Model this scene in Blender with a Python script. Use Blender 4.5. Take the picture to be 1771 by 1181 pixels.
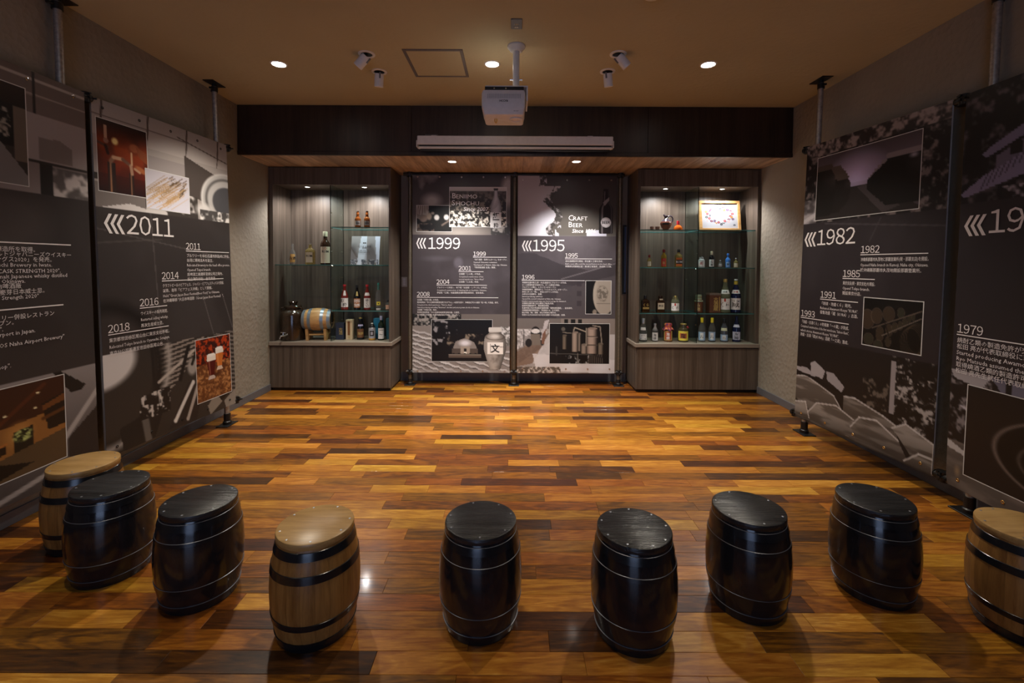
import bpy, math, random
import numpy as np
from mathutils import Matrix, Vector

for _o in list(bpy.data.objects):
    bpy.data.objects.remove(_o, do_unlink=True)
SC = bpy.context.scene
COL = SC.collection

# ------------------------------------------------------------------ camera
IMG_W, IMG_H = 1771.0, 1181.0
FPX, PITCH, ROLL, EYE = 787.0, math.radians(1.5027), 0.005, 1.41
PPX, PPY = 888.0, 478.65
cam_d = bpy.data.cameras.new('camera')
cam = bpy.data.objects.new('camera', cam_d)
COL.objects.link(cam)
cam_d.sensor_fit = 'HORIZONTAL'
cam_d.sensor_width = 36.0
cam_d.lens = FPX / IMG_W * 36.0
cam_d.shift_x = -(PPX - IMG_W / 2) / IMG_W
cam_d.shift_y = -(IMG_H / 2 - PPY) / IMG_W
cam_d.clip_start = 0.05
cam.matrix_world = (Matrix.Translation((0, 0, EYE)) @ Matrix.Rotation(math.pi / 2 - PITCH, 4, 'X')
                    @ Matrix.Rotation(ROLL, 4, 'Z'))
SC.camera = cam

# ------------------------------------------------------------------ world, exposure
w = bpy.data.worlds.new('world')
SC.world = w
w.use_nodes = True
w.node_tree.nodes['Background'].inputs[0].default_value = (0.02, 0.025, 0.035, 1)
w.node_tree.nodes['Background'].inputs[1].default_value = 0.3
SC.view_settings.view_transform = 'Standard'
SC.view_settings.look = 'None'
SC.view_settings.gamma = 1.0
SC.view_settings.exposure = 0.0
SC.view_settings.use_curve_mapping = False
SC.cycles.max_bounces = 7
SC.cycles.glossy_bounces = 3
SC.cycles.transmission_bounces = 5
SC.cycles.use_adaptive_sampling = True
SC.cycles.adaptive_threshold = 0.025
SC.cycles.diffuse_bounces = 4
SC.cycles.transparent_max_bounces = 16
SC.cycles.sample_clamp_indirect = 4.0
SC.cycles.use_denoising = True
# the light each kind of fixture gives, the near row and the door being assumed (watts, colour, cone in degrees)
CEILING_LAMP = (195.0, (1.0, 0.90, 0.75), 108.0)
ASSUMED_NEAR_LAMP = (36.0, (1.0, 0.87, 0.68), 90.0)
SOFFIT_LAMP = (205.0, (1.0, 0.95, 0.88), 104.0)
PUCK_LAMP = (33.0, (1.0, 0.97, 0.95), 155.0)
ASSUMED_DOOR_GLOW = (0.46, 0.62, 1.0, 3.0)

# room
XL, XR, YB, YREAR, CEIL = -2.70, 2.72, 5.50, -2.6, 2.955
YH, ZS = 4.469, 2.478          # bulkhead face and soffit height
rnd = random.Random(7)


def srgb(r, g=None, b=None):
    if g is None:
        g = b = r
    f = lambda c: c / 12.92 if c <= 0.04045 else ((c + 0.055) / 1.055) ** 2.4
    return (f(r), f(g), f(b), 1.0)


def rgb8(r, g, b):
    return srgb(r / 255., g / 255., b / 255.)


# ------------------------------------------------------------------ materials
MATS = {}


def new_mat(name):
    m = bpy.data.materials.new(name)
    m.use_nodes = True
    nt = m.node_tree
    bs = nt.nodes['Principled BSDF']
    return m, nt, bs


def N(nt, kind, **kw):
    n = nt.nodes.new(kind)
    for k, v in kw.items():
        if k.startswith('_'):
            setattr(n, k[1:], v)
        else:
            key = k.replace('__', ' ')
            n.inputs[key].default_value = v
    return n


def L(nt, a, ao, b, bi):
    nt.links.new(a.outputs[ao], b.inputs[bi])


def ramp(nt, stops):
    r = nt.nodes.new('ShaderNodeValToRGB')
    e = r.color_ramp.elements
    while len(e) < len(stops):
        e.new(0.5)
    for i, (p, c) in enumerate(stops):
        e[i].position = p
        e[i].color = c if len(c) == 4 else (*c, 1)
    return r


def plain(name, col, rough=0.5, metal=0.0, spec=0.5, noise=0.0, nscale=30.0, bump=0.0, coat=0.0):
    """simple material whose colour is varied a little by a noise texture"""
    if name in MATS:
        return MATS[name]
    m, nt, bs = new_mat(name)
    col = col if len(col) == 4 else (*col, 1)
    bs.inputs['Roughness'].default_value = rough
    bs.inputs['Metallic'].default_value = metal
    bs.inputs['Specular IOR Level'].default_value = spec
    bs.inputs['Coat Weight'].default_value = coat
    bs.inputs['Coat Roughness'].default_value = 0.12
    tc = N(nt, 'ShaderNodeNewGeometry')
    nz = N(nt, 'ShaderNodeTexNoise', Scale=nscale, Detail=4.0)
    L(nt, tc, 'Position', nz, 'Vector')
    k = max(noise, 0.04)
    r = ramp(nt, [(0.3, tuple(c * (1 - k) for c in col[:3])), (0.7, tuple(min(1, c * (1 + k)) for c in col[:3]))])
    L(nt, nz, 'Fac', r, 'Fac')
    L(nt, r, 'Color', bs, 'Base Color')
    if bump:
        b = N(nt, 'ShaderNodeBump', Strength=bump, Distance=0.004)
        L(nt, nz, 'Fac', b, 'Height')
        L(nt, b, 'Normal', bs, 'Normal')
    MATS[name] = m
    return m


def wood(name, dark, light, axis='Z', scale=18.0, rough=0.45, stretch=0.05, bump=0.15, per_object=0.0, knots=0.0):
    """straight-grained wood, grain along one axis"""
    if name in MATS:
        return MATS[name]
    m, nt, bs = new_mat(name)
    g = N(nt, 'ShaderNodeNewGeometry')
    sc = {'X': (stretch, 1, 1), 'Y': (1, stretch, 1), 'Z': (1, 1, stretch)}[axis]
    mp = N(nt, 'ShaderNodeMapping')
    mp.inputs['Scale'].default_value = sc
    L(nt, g, 'Position', mp, 'Vector')
    vec = mp
    if per_object:
        oi = N(nt, 'ShaderNodeObjectInfo')
        ml = N(nt, 'ShaderNodeMath', _operation='MULTIPLY')
        ml.inputs[1].default_value = 31.7
        L(nt, oi, 'Random', ml, 0)
        add = N(nt, 'ShaderNodeVectorMath', _operation='ADD')
        L(nt, mp, 'Vector', add, 0)
        L(nt, ml, 'Value', add, 1)
        vec = add
    n1 = N(nt, 'ShaderNodeTexNoise', Scale=scale, Detail=6.0, Roughness=0.62, Distortion=0.35)
    n2 = N(nt, 'ShaderNodeTexNoise', Scale=scale * 5, Detail=3.0, Roughness=0.7)
    L(nt, vec, 'Vector', n1, 'Vector')
    L(nt, vec, 'Vector', n2, 'Vector')
    mx = N(nt, 'ShaderNodeMath', _operation='MULTIPLY_ADD')
    mx.inputs[1].default_value = 0.45
    L(nt, n2, 'Fac', mx, 0)
    sub = N(nt, 'ShaderNodeMath', _operation='SUBTRACT')
    L(nt, n1, 'Fac', sub, 0)
    sub.inputs[1].default_value = 0.22
    L(nt, sub, 'Value', mx, 2)
    r = ramp(nt, [(0.3, dark), (0.72, light)])
    L(nt, mx, 'Value', r, 'Fac')
    out = r
    if per_object:
        hs = N(nt, 'ShaderNodeHueSaturation')
        mr = N(nt, 'ShaderNodeMapRange')
        mr.inputs['To Min'].default_value = 1 - per_object
        mr.inputs['To Max'].default_value = 1 + per_object
        L(nt, oi, 'Random', mr, 'Value')
        L(nt, mr, 'Result', hs, 'Value')
        L(nt, r, 'Color', hs, 'Color')
        out = hs
    L(nt, out, 'Color', bs, 'Base Color')
    bs.inputs['Roughness'].default_value = rough
    if bump:
        b = N(nt, 'ShaderNodeBump', Strength=min(bump, 1.0), Distance=0.002 * max(bump, 1.0))
        L(nt, mx, 'Value', b, 'Height')
        L(nt, b, 'Normal', bs, 'Normal')
    MATS[name] = m
    return m


def floor_wood(name, attr_type):
    """oiled hardwood strip; 'tone' (0..1) is the board's own colour, stored on the board"""
    m, nt, bs = new_mat(name)
    at = N(nt, 'ShaderNodeAttribute', _attribute_name='tone', _attribute_type=attr_type)
    g = N(nt, 'ShaderNodeNewGeometry')
    ml = N(nt, 'ShaderNodeMath', _operation='MULTIPLY')
    ml.inputs[1].default_value = 173.0
    L(nt, at, 'Fac', ml, 0)
    add = N(nt, 'ShaderNodeVectorMath', _operation='ADD')
    L(nt, g, 'Position', add, 0)
    L(nt, ml, 'Value', add, 1)
    mp = N(nt, 'ShaderNodeMapping')
    mp.inputs['Scale'].default_value = (0.13, 1.0, 1.0)
    L(nt, add, 'Vector', mp, 'Vector')
    # broad figure: distorted bands, and fine pores
    big = N(nt, 'ShaderNodeTexNoise', Scale=9.0, Detail=3.0, Roughness=0.5, Distortion=1.6)
    L(nt, mp, 'Vector', big, 'Vector')
    sn = N(nt, 'ShaderNodeMath', _operation='MULTIPLY')
    sn.inputs[1].default_value = 34.0
    L(nt, big, 'Fac', sn, 0)
    si = N(nt, 'ShaderNodeMath', _operation='SINE')
    L(nt, sn, 'Value', si, 0)
    fine = N(nt, 'ShaderNodeTexNoise', Scale=75.0, Detail=4.0, Roughness=0.7)
    L(nt, mp, 'Vector', fine, 'Vector')
    a1 = N(nt, 'ShaderNodeMath', _operation='MULTIPLY_ADD')
    a1.inputs[1].default_value = 0.075
    L(nt, si, 'Value', a1, 0)
    L(nt, at, 'Fac', a1, 2)
    a2 = N(nt, 'ShaderNodeMath', _operation='MULTIPLY_ADD')
    a2.inputs[1].default_value = 0.62
    L(nt, fine, 'Fac', a2, 0)
    L(nt, a1, 'Value', a2, 2)
    a3 = N(nt, 'ShaderNodeMath', _operation='SUBTRACT')
    a3.inputs[1].default_value = 0.31
    L(nt, a2, 'Value', a3, 0)
    r = ramp(nt, [(0.02, (0.026, 0.010, 0.004)), (0.28, (0.085, 0.030, 0.007)), (0.55, (0.275, 0.102, 0.014)),
                  (0.8, (0.48, 0.225, 0.032)), (1.0, (0.70, 0.40, 0.08))])
    L(nt, a3, 'Value', r, 'Fac')
    # boards differ a little in hue: some redder, some more golden
    hm = N(nt, 'ShaderNodeMath', _operation='MULTIPLY')
    hm.inputs[1].default_value = 57.3
    L(nt, at, 'Fac', hm, 0)
    hf = N(nt, 'ShaderNodeMath', _operation='FRACT')
    L(nt, hm, 'Value', hf, 0)
    hr = N(nt, 'ShaderNodeMapRange')
    hr.inputs['To Min'].default_value = 0.487
    hr.inputs['To Max'].default_value = 0.507
    L(nt, hf, 'Value', hr, 'Value')
    hs = N(nt, 'ShaderNodeHueSaturation', Saturation=1.02)
    L(nt, hr, 'Result', hs, 'Hue')
    L(nt, r, 'Color', hs, 'Color')
    L(nt, hs, 'Color', bs, 'Base Color')
    bs.inputs['Roughness'].default_value = 0.33
    bs.inputs['Specular IOR Level'].default_value = 0.28
    bs.inputs['Coat Weight'].default_value = 0.22
    bs.inputs['Coat Roughness'].default_value = 0.1
    b = N(nt, 'ShaderNodeBump', Strength=0.12, Distance=0.002)
    L(nt, fine, 'Fac', b, 'Height')
    L(nt, b, 'Normal', bs, 'Normal')
    return m


def plaster(name, c0, c1, bump=0.5, scale=14.0):
    m, nt, bs = new_mat(name)
    g = N(nt, 'ShaderNodeNewGeometry')
    n1 = N(nt, 'ShaderNodeTexNoise', Scale=scale, Detail=8.0, Roughness=0.65, Distortion=1.2)
    n2 = N(nt, 'ShaderNodeTexVoronoi', Scale=26.0, _feature='F1')
    n3 = N(nt, 'ShaderNodeTexNoise', Scale=1.3, Detail=2.0)
    for n in (n1, n2, n3):
        L(nt, g, 'Position', n, 'Vector')
    mx = N(nt, 'ShaderNodeMath', _operation='MULTIPLY')
    L(nt, n1, 'Fac', mx, 0)
    L(nt, n2, 'Distance', mx, 1)
    r = ramp(nt, [(0.25, c0), (0.75, c1)])
    L(nt, n3, 'Fac', r, 'Fac')
    L(nt, r, 'Color', bs, 'Base Color')
    bs.inputs['Roughness'].default_value = 0.85
    bs.inputs['Specular IOR Level'].default_value = 0.2
    b = N(nt, 'ShaderNodeBump', Strength=bump, Distance=0.012)
    L(nt, mx, 'Value', b, 'Height')
    L(nt, b, 'Normal', bs, 'Normal')
    return m


def glass_pane(name, tint):
    m, nt, bs = new_mat(name)
    nt.nodes.remove(bs)
    out = nt.nodes['Material Output']
    tr = N(nt, 'ShaderNodeBsdfTransparent', Color=(*tint, 1))
    gl = N(nt, 'ShaderNodeBsdfGlossy', Color=(1, 1, 1, 1), Roughness=0.02)
    lw = N(nt, 'ShaderNodeLayerWeight', Blend=0.5)
    pw = N(nt, 'ShaderNodeMath', _operation='POWER')
    pw.inputs[1].default_value = 4.0
    L(nt, lw, 'Facing', pw, 0)
    ma = N(nt, 'ShaderNodeMath', _operation='MULTIPLY_ADD')
    ma.inputs[1].default_value = 0.45
    ma.inputs[2].default_value = 0.03
    L(nt, pw, 'Value', ma, 0)
    mx = N(nt, 'ShaderNodeMixShader')
    L(nt, ma, 'Value', mx, 0)
    L(nt, tr, 'BSDF', mx, 1)
    L(nt, gl, 'BSDF', mx, 2)
    L(nt, mx, 'Shader', out, 'Surface')
    MATS[name] = m
    return m


def bottle_glass(name, col, trans=0.9, rough=0.06):
    if name in MATS:
        return MATS[name]
    m, nt, bs = new_mat(name)
    g = N(nt, 'ShaderNodeNewGeometry')
    nz = N(nt, 'ShaderNodeTexNoise', Scale=40.0)
    L(nt, g, 'Position', nz, 'Vector')
    r = ramp(nt, [(0.3, tuple(c * 0.93 for c in col[:3])), (0.7, col[:3])])
    L(nt, nz, 'Fac', r, 'Fac')
    L(nt, r, 'Color', bs, 'Base Color')
    bs.inputs['Transmission Weight'].default_value = trans
    bs.inputs['Roughness'].default_value = rough
    bs.inputs['IOR'].default_value = 1.18 if trans > 0.5 else 1.45
    MATS[name] = m
    return m


def emission(name, col, strength):
    if name in MATS:
        return MATS[name]
    m, nt, bs = new_mat(name)
    bs.inputs['Base Color'].default_value = (0.8, 0.8, 0.8, 1)
    bs.inputs['Emission Color'].default_value = (*col[:3], 1)
    bs.inputs['Emission Strength'].default_value = strength
    MATS[name] = m
    return m


def print_mat(name, rough=0.42):
    """printed sheet: colour comes from the print stored on the mesh"""
    m, nt, bs = new_mat(name)
    a = N(nt, 'ShaderNodeAttribute', _attribute_name='ink', _attribute_type='GEOMETRY')
    L(nt, a, 'Color', bs, 'Base Color')
    bs.inputs['Roughness'].default_value = rough
    bs.inputs['Specular IOR Level'].default_value = 0.4
    MATS[name] = m
    return m


FLOOR_A = floor_wood('oiled_hardwood_board', 'OBJECT')
FLOOR_B = floor_wood('oiled_hardwood_strip', 'GEOMETRY')
WALL = plaster('trowelled_plaster', (0.255, 0.222, 0.178), (0.33, 0.29, 0.235), 0.6)
CEILM = plaster('ceiling_plaster', (0.47, 0.40, 0.26), (0.53, 0.455, 0.30), 0.25, 30.0)
DARKWOOD = wood('dark_wenge_veneer', (0.012, 0.007, 0.005), (0.045, 0.026, 0.018), 'Z', 14, 0.4, bump=0.05)
SOFFITW = wood('soffit_board_wood', (0.24, 0.15, 0.09), (0.66, 0.48, 0.33), 'Y', 16, 0.45, 0.07, per_object=0.28)
CABW = wood('grey_brown_laminate', (0.055, 0.040, 0.030), (0.145, 0.112, 0.088), 'Z', 26, 0.42, 0.02, bump=0.04)
CABTOP = wood('grey_laminate_top', (0.20, 0.165, 0.135), (0.32, 0.27, 0.22), 'X', 26, 0.35, 0.02, bump=0.02)
BASEB = plain('grey_skirting', (0.13, 0.125, 0.135), 0.5)
BLACKP = plain('black_painted_metal', (0.008, 0.008, 0.009), 0.4)
GALV = plain('galvanised_pipe', (0.42, 0.40, 0.38), 0.42, 0.75, noise=0.25, nscale=60)
DULLPIPE = plain('dull_bronze_pipe', (0.16, 0.135, 0.10), 0.42, 0.6, noise=0.2, nscale=60)
WHITEP = plain('white_painted_metal', (0.82, 0.79, 0.77), 0.35)
WHITEPL = plain('off_white_plastic', (0.80, 0.75, 0.74), 0.4)
GREYP = plain('grey_plastic', (0.16, 0.16, 0.17), 0.45)
CREAM = plain('cream_plastic', (0.62, 0.58, 0.5), 0.4)
CHROME = plain('chrome', (0.75, 0.75, 0.76), 0.15, 1.0)
BRASS = plain('brass', (0.65, 0.46, 0.18), 0.25, 1.0)
GOLD = plain('gold_foil', (0.60, 0.42, 0.13), 0.35, 0.6)
LEDM = emission('lit_lens', (1.0, 0.94, 0.86), 24.0)
PUCKM = emission('lit_puck_lens', (1.0, 0.98, 0.96), 18.0)
PANE = glass_pane('clear_glass', (0.84, 0.91, 0.89))
EDGE = plain('glass_edge', (0.055, 0.165, 0.165), 0.12)
EDGED = plain('dark_glass_edge', (0.006, 0.012, 0.013), 0.2)
PRINT = print_mat('vinyl_print')
PAPER = print_mat('paper_print', 0.6)
INK_WHITE = plain('white_ink', (0.80, 0.77, 0.78), 0.45)
INK_BLACK = plain('black_ink', (0.012, 0.011, 0.012), 0.5)
INK_GREY = plain('grey_ink', (0.12, 0.12, 0.13), 0.5)
INK_GOLD = plain('gold_ink', (0.48, 0.34, 0.11), 0.4)
INK_RED = plain('red_ink', (0.45, 0.03, 0.02), 0.5)


# ------------------------------------------------------------------ mesh builders
class MB:
    def __init__(s):
        s.v, s.f, s.mi = [], [], []

    def add(s, vs, fs, mi=0):
        o = len(s.v)
        s.v += [tuple(p) for p in vs]
        s.f += [tuple(i + o for i in q) for q in fs]
        s.mi += [mi] * len(fs)
        return s

    def box(s, x0, x1, y0, y1, z0, z1, mi=0, bev=0.0):
        if bev <= 0:
            vs = [(x, y, z) for z in (z0, z1) for y in (y0, y1) for x in (x0, x1)]
            fs = [(0, 2, 3, 1), (4, 5, 7, 6), (0, 1, 5, 4), (1, 3, 7, 5), (3, 2, 6, 7), (2, 0, 4, 6)]
            return s.add(vs, fs, mi)
        b = bev

        def ring(z, i):
            X0, X1, Y0, Y1 = x0 + i, x1 - i, y0 + i, y1 - i
            return [(X0, Y0 + b - i if i < b else Y0, z), (X0 + b - i if i < b else X0, Y0, z),
                    (X1 - b + i if i < b else X1, Y0, z), (X1, Y0 + b - i if i < b else Y0, z),
                    (X1, Y1 - b + i if i < b else Y1, z), (X1 - b + i if i < b else X1, Y1, z),
                    (X0 + b - i if i < b else X0, Y1, z), (X0, Y1 - b + i if i < b else Y1, z)]
        q = b * 0.999
        rs = [ring(z0, q), ring(z0 + b, 0), ring(z1 - b, 0), ring(z1, q)]
        vs = [p for r in rs for p in r]
        fs = [tuple(reversed(range(8))), tuple(range(24, 32))]
        for k in range(3):
            for i in range(8):
                j = (i + 1) % 8
                fs.append((k * 8 + i, k * 8 + j, k * 8 + 8 + j, k * 8 + 8 + i))
        return s.add(vs, fs, mi)

    def lathe(s, prof, n=32, c=(0, 0, 0), mi=0, cap=True, a0=0.0, a1=2 * math.pi, axis='Z', sx=1.0, sy=1.0):
        full = abs(a1 - a0 - 2 * math.pi) < 1e-6
        m = n if full else n + 1
        vs, fs = [], []
        for r, z in prof:
            for i in range(m):
                a = a0 + (a1 - a0) * i / n
                p = (r * math.cos(a) * sx, r * math.sin(a) * sy, z)
                if axis == 'X':
                    p = (p[2], p[0], p[1])
                elif axis == 'Y':
                    p = (p[0], p[2], -p[1])
                vs.append((p[0] + c[0], p[1] + c[1], p[2] + c[2]))
        for k in range(len(prof) - 1):
            for i in range(n):
                j = (i + 1) % m
                fs.append((k * m + i, k * m + j, (k + 1) * m + j, (k + 1) * m + i))
        if cap and full:
            if prof[0][0] > 1e-5:
                fs.append(tuple(reversed(range(m))))
            if prof[-1][0] > 1e-5:
                fs.append(tuple(range((len(prof) - 1) * m, len(prof) * m)))
        return s.add(vs, fs, mi)

    def tube(s, path, r, n=12, mi=0, cap=True):
        pts = [Vector(p) for p in path]
        vs, fs = [], []
        up = None
        for i, p in enumerate(pts):
            t = (pts[min(i + 1, len(pts) - 1)] - pts[max(i - 1, 0)]).normalized()
            if up is None:
                up = Vector((0, 0, 1)) if abs(t.z) < 0.9 else Vector((0, 1, 0))
            side = t.cross(up).normalized()
            up = side.cross(t).normalized()
            rr = r[i] if isinstance(r, (list, tuple)) else r
            for k in range(n):
                a = 2 * math.pi * k / n
                vs.append(p + side * (rr * math.cos(a)) + up * (rr * math.sin(a)))
        for i in range(len(pts) - 1):
            for k in range(n):
                j = (k + 1) % n
                fs.append((i * n + k, i * n + j, (i + 1) * n + j, (i + 1) * n + k))
        if cap:
            fs.append(tuple(reversed(range(n))))
            fs.append(tuple(range((len(pts) - 1) * n, len(pts) * n)))
        return s.add(vs, fs, mi)

    def prism(s, poly, z0, z1, mi=0):
        n = len(poly)
        vs = [(x, y, z0) for x, y in poly] + [(x, y, z1) for x, y in poly]
        fs = [tuple(reversed(range(n))), tuple(range(n, 2 * n))]
        fs += [(i, (i + 1) % n, n + (i + 1) % n, n + i) for i in range(n)]
        return s.add(vs, fs, mi)

    def xform(s, M):
        s.v = [tuple(M @ Vector(p)) for p in s.v]
        return s

    def mesh(s, name, mats, smooth=False):
        me = bpy.data.meshes.new(name)
        me.from_pydata(s.v, [], s.f)
        for m in (mats if isinstance(mats, (list, tuple)) else [mats]):
            me.materials.append(m)
        if any(s.mi):
            me.polygons.foreach_set('material_index', s.mi)
        if smooth:
            me.polygons.foreach_set('use_smooth', [True] * len(me.polygons))
            try:
                me.set_sharp_from_angle(angle=math.radians(38))
            except Exception:
                pass
        me.update()
        return me

    def build(s, name, mats, parent=None, smooth=False, loc=None):
        return put(name, s.mesh(name, mats, smooth), parent, loc)


def put(name, me, parent=None, loc=None):
    o = bpy.data.objects.new(name, me)
    COL.objects.link(o)
    if parent is not None:
        o.parent = parent
    if loc is not None:
        o.location = loc
    return o


def thing(name, label, cat, loc=(0, 0, 0), rotz=0.0, group=None):
    o = bpy.data.objects.new(name, None)
    COL.objects.link(o)
    o.empty_display_size = 0.1
    o.location = loc
    o.rotation_euler = (0, 0, rotz)
    o['label'] = label
    o['category'] = cat
    if group:
        o['group'] = group
    return o


def tag(o, label, cat, group=None):
    o['label'] = label
    o['category'] = cat
    if group:
        o['group'] = group
    return o


def struct(o, label=None):
    o['kind'] = 'structure'
    if label:
        o['label'] = label
    return o


def lamp(name, loc, watts, col, cone, parent, radius=0.04, blend=0.7, aim=(0, 0, -1)):
    d = bpy.data.lights.new(name, 'SPOT')
    d.energy = watts
    d.color = col
    d.spot_size = math.radians(cone)
    d.spot_blend = blend
    d.shadow_soft_size = radius
    o = bpy.data.objects.new(name, d)
    COL.objects.link(o)
    o.parent = parent
    o.location = loc
    o.rotation_euler = Vector(aim).to_track_quat('-Z', 'Y').to_euler()
    return o

# ================================================================== the room
floor = struct(MB().box(XL - 0.1, XR + 0.1, YREAR - 0.1, YB + 0.1, -0.12, -0.0125).build(
    'floor', plain('floor_screed', (0.05, 0.04, 0.03), 0.9)), 'hardwood strip floor of mixed golden and dark brown boards')

ROW = 0.096


def plank_mesh(name, ln, mat):
    b, h, g = 0.0011, 0.0122, 0.0003
    x0, x1, y0, y1 = g, ln - g, g, ROW - g
    vs = [(x0, y0, -h), (x1, y0, -h), (x1, y1, -h), (x0, y1, -h), (x0, y0, -b), (x1, y0, -b), (x1, y1, -b), (x0, y1, -b),
          (x0 + b, y0 + b, 0), (x1 - b, y0 + b, 0), (x1 - b, y1 - b, 0), (x0 + b, y1 - b, 0)]
    fs = [(8, 9, 10, 11)] + [(i, (i + 1) % 4, 4 + (i + 1) % 4, 4 + i) for i in range(4)] + \
         [(4 + i, 4 + (i + 1) % 4, 8 + (i + 1) % 4, 8 + i) for i in range(4)]
    return vs, fs


def tone():
    r = rnd.random()
    if r < 0.15:
        return rnd.uniform(0.15, 0.31)
    if r < 0.66:
        return rnd.uniform(0.38, 0.58)
    return rnd.uniform(0.60, 0.80)


LEN = [0.30, 0.36, 0.43, 0.5, 0.58, 0.66, 0.75, 0.86]
plank_cache = {}


def plank_obj(x, y, ln, tn):
    key = round(ln, 3)
    if key not in plank_cache:
        vs, fs = plank_mesh('plank', ln, FLOOR_A)
        plank_cache[key] = MB().add(vs, fs).mesh('plank', FLOOR_A)
    o = put('plank', plank_cache[key], floor, (x, y, 0))
    o['tone'] = tn


def plank_rows():
    n_rows = int(math.ceil((YB - YREAR) / ROW))
    for i in range(n_rows):
        y = YREAR + i * ROW
        x, first = XL, True
        while x < XR - 0.01:
            ln = rnd.choice(LEN)
            if first:
                ln *= rnd.uniform(0.35, 1.0)
                first = False
            if x + ln > XR - 0.2:
                ln = XR - x
            yield y, x, ln, tone()
            x += ln


rows = list(plank_rows())
near = [r for r in rows if r[0] >= 1.40][:300]
near_set = set((r[0], r[1]) for r in near)
for y, x, ln, tn in near:
    plank_obj(x, y, ln, tn)
vs_all, fs_all, tones = [], [], []
for y, x, ln, tn in rows:
    if (y, x) in near_set:
        continue
    vs, fs = plank_mesh('p', ln, None)
    o0 = len(vs_all)
    vs_all += [(a + x, b + y, c) for a, b, c in vs]
    fs_all += [tuple(i + o0 for i in q) for q in fs]
    tones += [tn] * len(vs)
rest = MB().add(vs_all, fs_all).build('floor_boards', FLOOR_B, floor)
rest['kind'] = 'stuff'
ta = rest.data.attributes.new('tone', 'FLOAT', 'POINT')
ta.data.foreach_set('value', tones)

struct(MB().box(XL - 0.1, XR + 0.1, YREAR - 0.1, YB + 0.1, CEIL, CEIL + 0.1).build('ceiling', CEILM), 'tan plaster ceiling')
struct(MB().box(XL - 0.1, XL, YREAR, YB, -0.012, CEIL).build('wall_left', WALL), 'trowelled beige plaster wall')
struct(MB().box(XR, XR + 0.1, YREAR, YB, -0.012, CEIL).build('wall_right', WALL), 'trowelled beige plaster wall')
struct(MB().box(XL, XR, YB, YB + 0.1, -0.012, CEIL).build(
    'wall_back', plain('niche_wall_paint', (0.26, 0.20, 0.145), 0.7, noise=0.06, nscale=8)), 'brown painted niche wall')
# rear wall behind the viewer with an assumed, unseen glazed door whose glass glows bluish to add light
rw = MB()
dx0, dx1, dz1 = -1.55, 0.25, 2.2
rw.box(XL, dx0, YREAR - 0.1, YREAR, -0.012, CEIL)
rw.box(dx1, XR, YREAR - 0.1, YREAR, -0.012, CEIL)
rw.box(dx0, dx1, YREAR - 0.1, YREAR, dz1, CEIL)
struct(rw.build('wall_rear', WALL), 'plaster wall behind the viewer')
door = struct(MB().box(dx0, dx0 + 0.06, YREAR - 0.06, YREAR - 0.02, 0, dz1).box(dx1 - 0.06, dx1, YREAR - 0.06, YREAR - 0.02, 0, dz1)
              .box(dx0 + 0.06, dx1 - 0.06, YREAR - 0.06, YREAR - 0.02, dz1 - 0.06, dz1)
              .box(dx0 + 0.06, dx1 - 0.06, YREAR - 0.06, YREAR - 0.02, 0, 0.1).build('assumed_door_1', BLACKP), 'assumed glazed door behind the viewer')
MB().box(dx0 + 0.06, dx1 - 0.06, YREAR - 0.045, YREAR - 0.038, 0.1, dz1 - 0.06).build(
    'glow_pane', emission('assumed_daylight_glow', ASSUMED_DOOR_GLOW[:3], ASSUMED_DOOR_GLOW[3]), door)  # emissive sheet added as the assumed light from behind

# skirting boards
bl = MB()
bl.box(XL, XL + 0.012, YREAR, 5.02, 0, 0.075, bev=0.002)
struct(bl.build('baseboard_left', BASEB))
struct(MB().box(XR - 0.012, XR, YREAR, 5.02, 0, 0.075, bev=0.002).build('baseboard_right', BASEB))
struct(MB().box(-1.355, 1.365, YB - 0.012, YB, 0, 0.1, bev=0.002).build('baseboard_back', BASEB))

# bulkhead over the niche: dark veneer face in three panels, light board soffit
bulk = struct(MB().box(XL + 0.001, XR - 0.001, YH + 0.02, YB - 0.001, ZS + 0.014, CEIL - 0.001).build(
    'wall_bulkhead', plain('bulkhead_core', (0.03, 0.02, 0.015), 0.8)), 'dark wood veneered bulkhead above the niche')
xs = [XL + 0.002, -1.0, 1.305, XR - 0.002]
for a, b in zip(xs[:-1], xs[1:]):
    MB().box(a + 0.0015, b - 0.0015, YH, YH + 0.02, ZS + 0.03, CEIL - 0.002, bev=0.001).build('veneer_panel', DARKWOOD, bulk)
MB().box(XL + 0.002, XR - 0.002, YH - 0.004, YH + 0.03, ZS - 0.006, ZS + 0.03, bev=0.002).build('edge_trim', DARKWOOD, bulk)
x = XL + 0.002
while x < XR - 0.003:
    wd = min(rnd.choice([0.12, 0.15, 0.18, 0.2]), XR - 0.002 - x)
    if XR - 0.002 - (x + wd) < 0.05:
        wd = XR - 0.002 - x
    MB().box(x + 0.0006, x + wd - 0.0006, YH + 0.031, YB - 0.001, ZS, ZS + 0.0135).build('soffit_board', SOFFITW, bulk)
    x += wd


# ------------------------------------------------------------------ recessed lamps
def downlight(loc, label, r, watts, col, cone, group, proud=0.006, blend=0.7, aim=(0, 0, -1)):
    t = thing('recessed_downlight', label, 'downlight', loc, 0, group)
    MB().lathe([(r * 0.80, 0.0), (r * 0.80, -0.004), (r * 0.86, -proud), (r * 1.0, -0.003), (r * 1.02, 0.0)], 40, cap=False).build('trim_ring', WHITEP, t, True)
    MB().lathe([(0, -0.0045), (r * 0.5, -0.0045), (r * 0.80, -0.002)], 40, cap=False).build('lens', LEDM, t, True)
    if watts:
        lamp('downlight_lamp', (0, 0, -0.012), watts, col, cone, t, 0.05, blend, aim)
    return t


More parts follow.
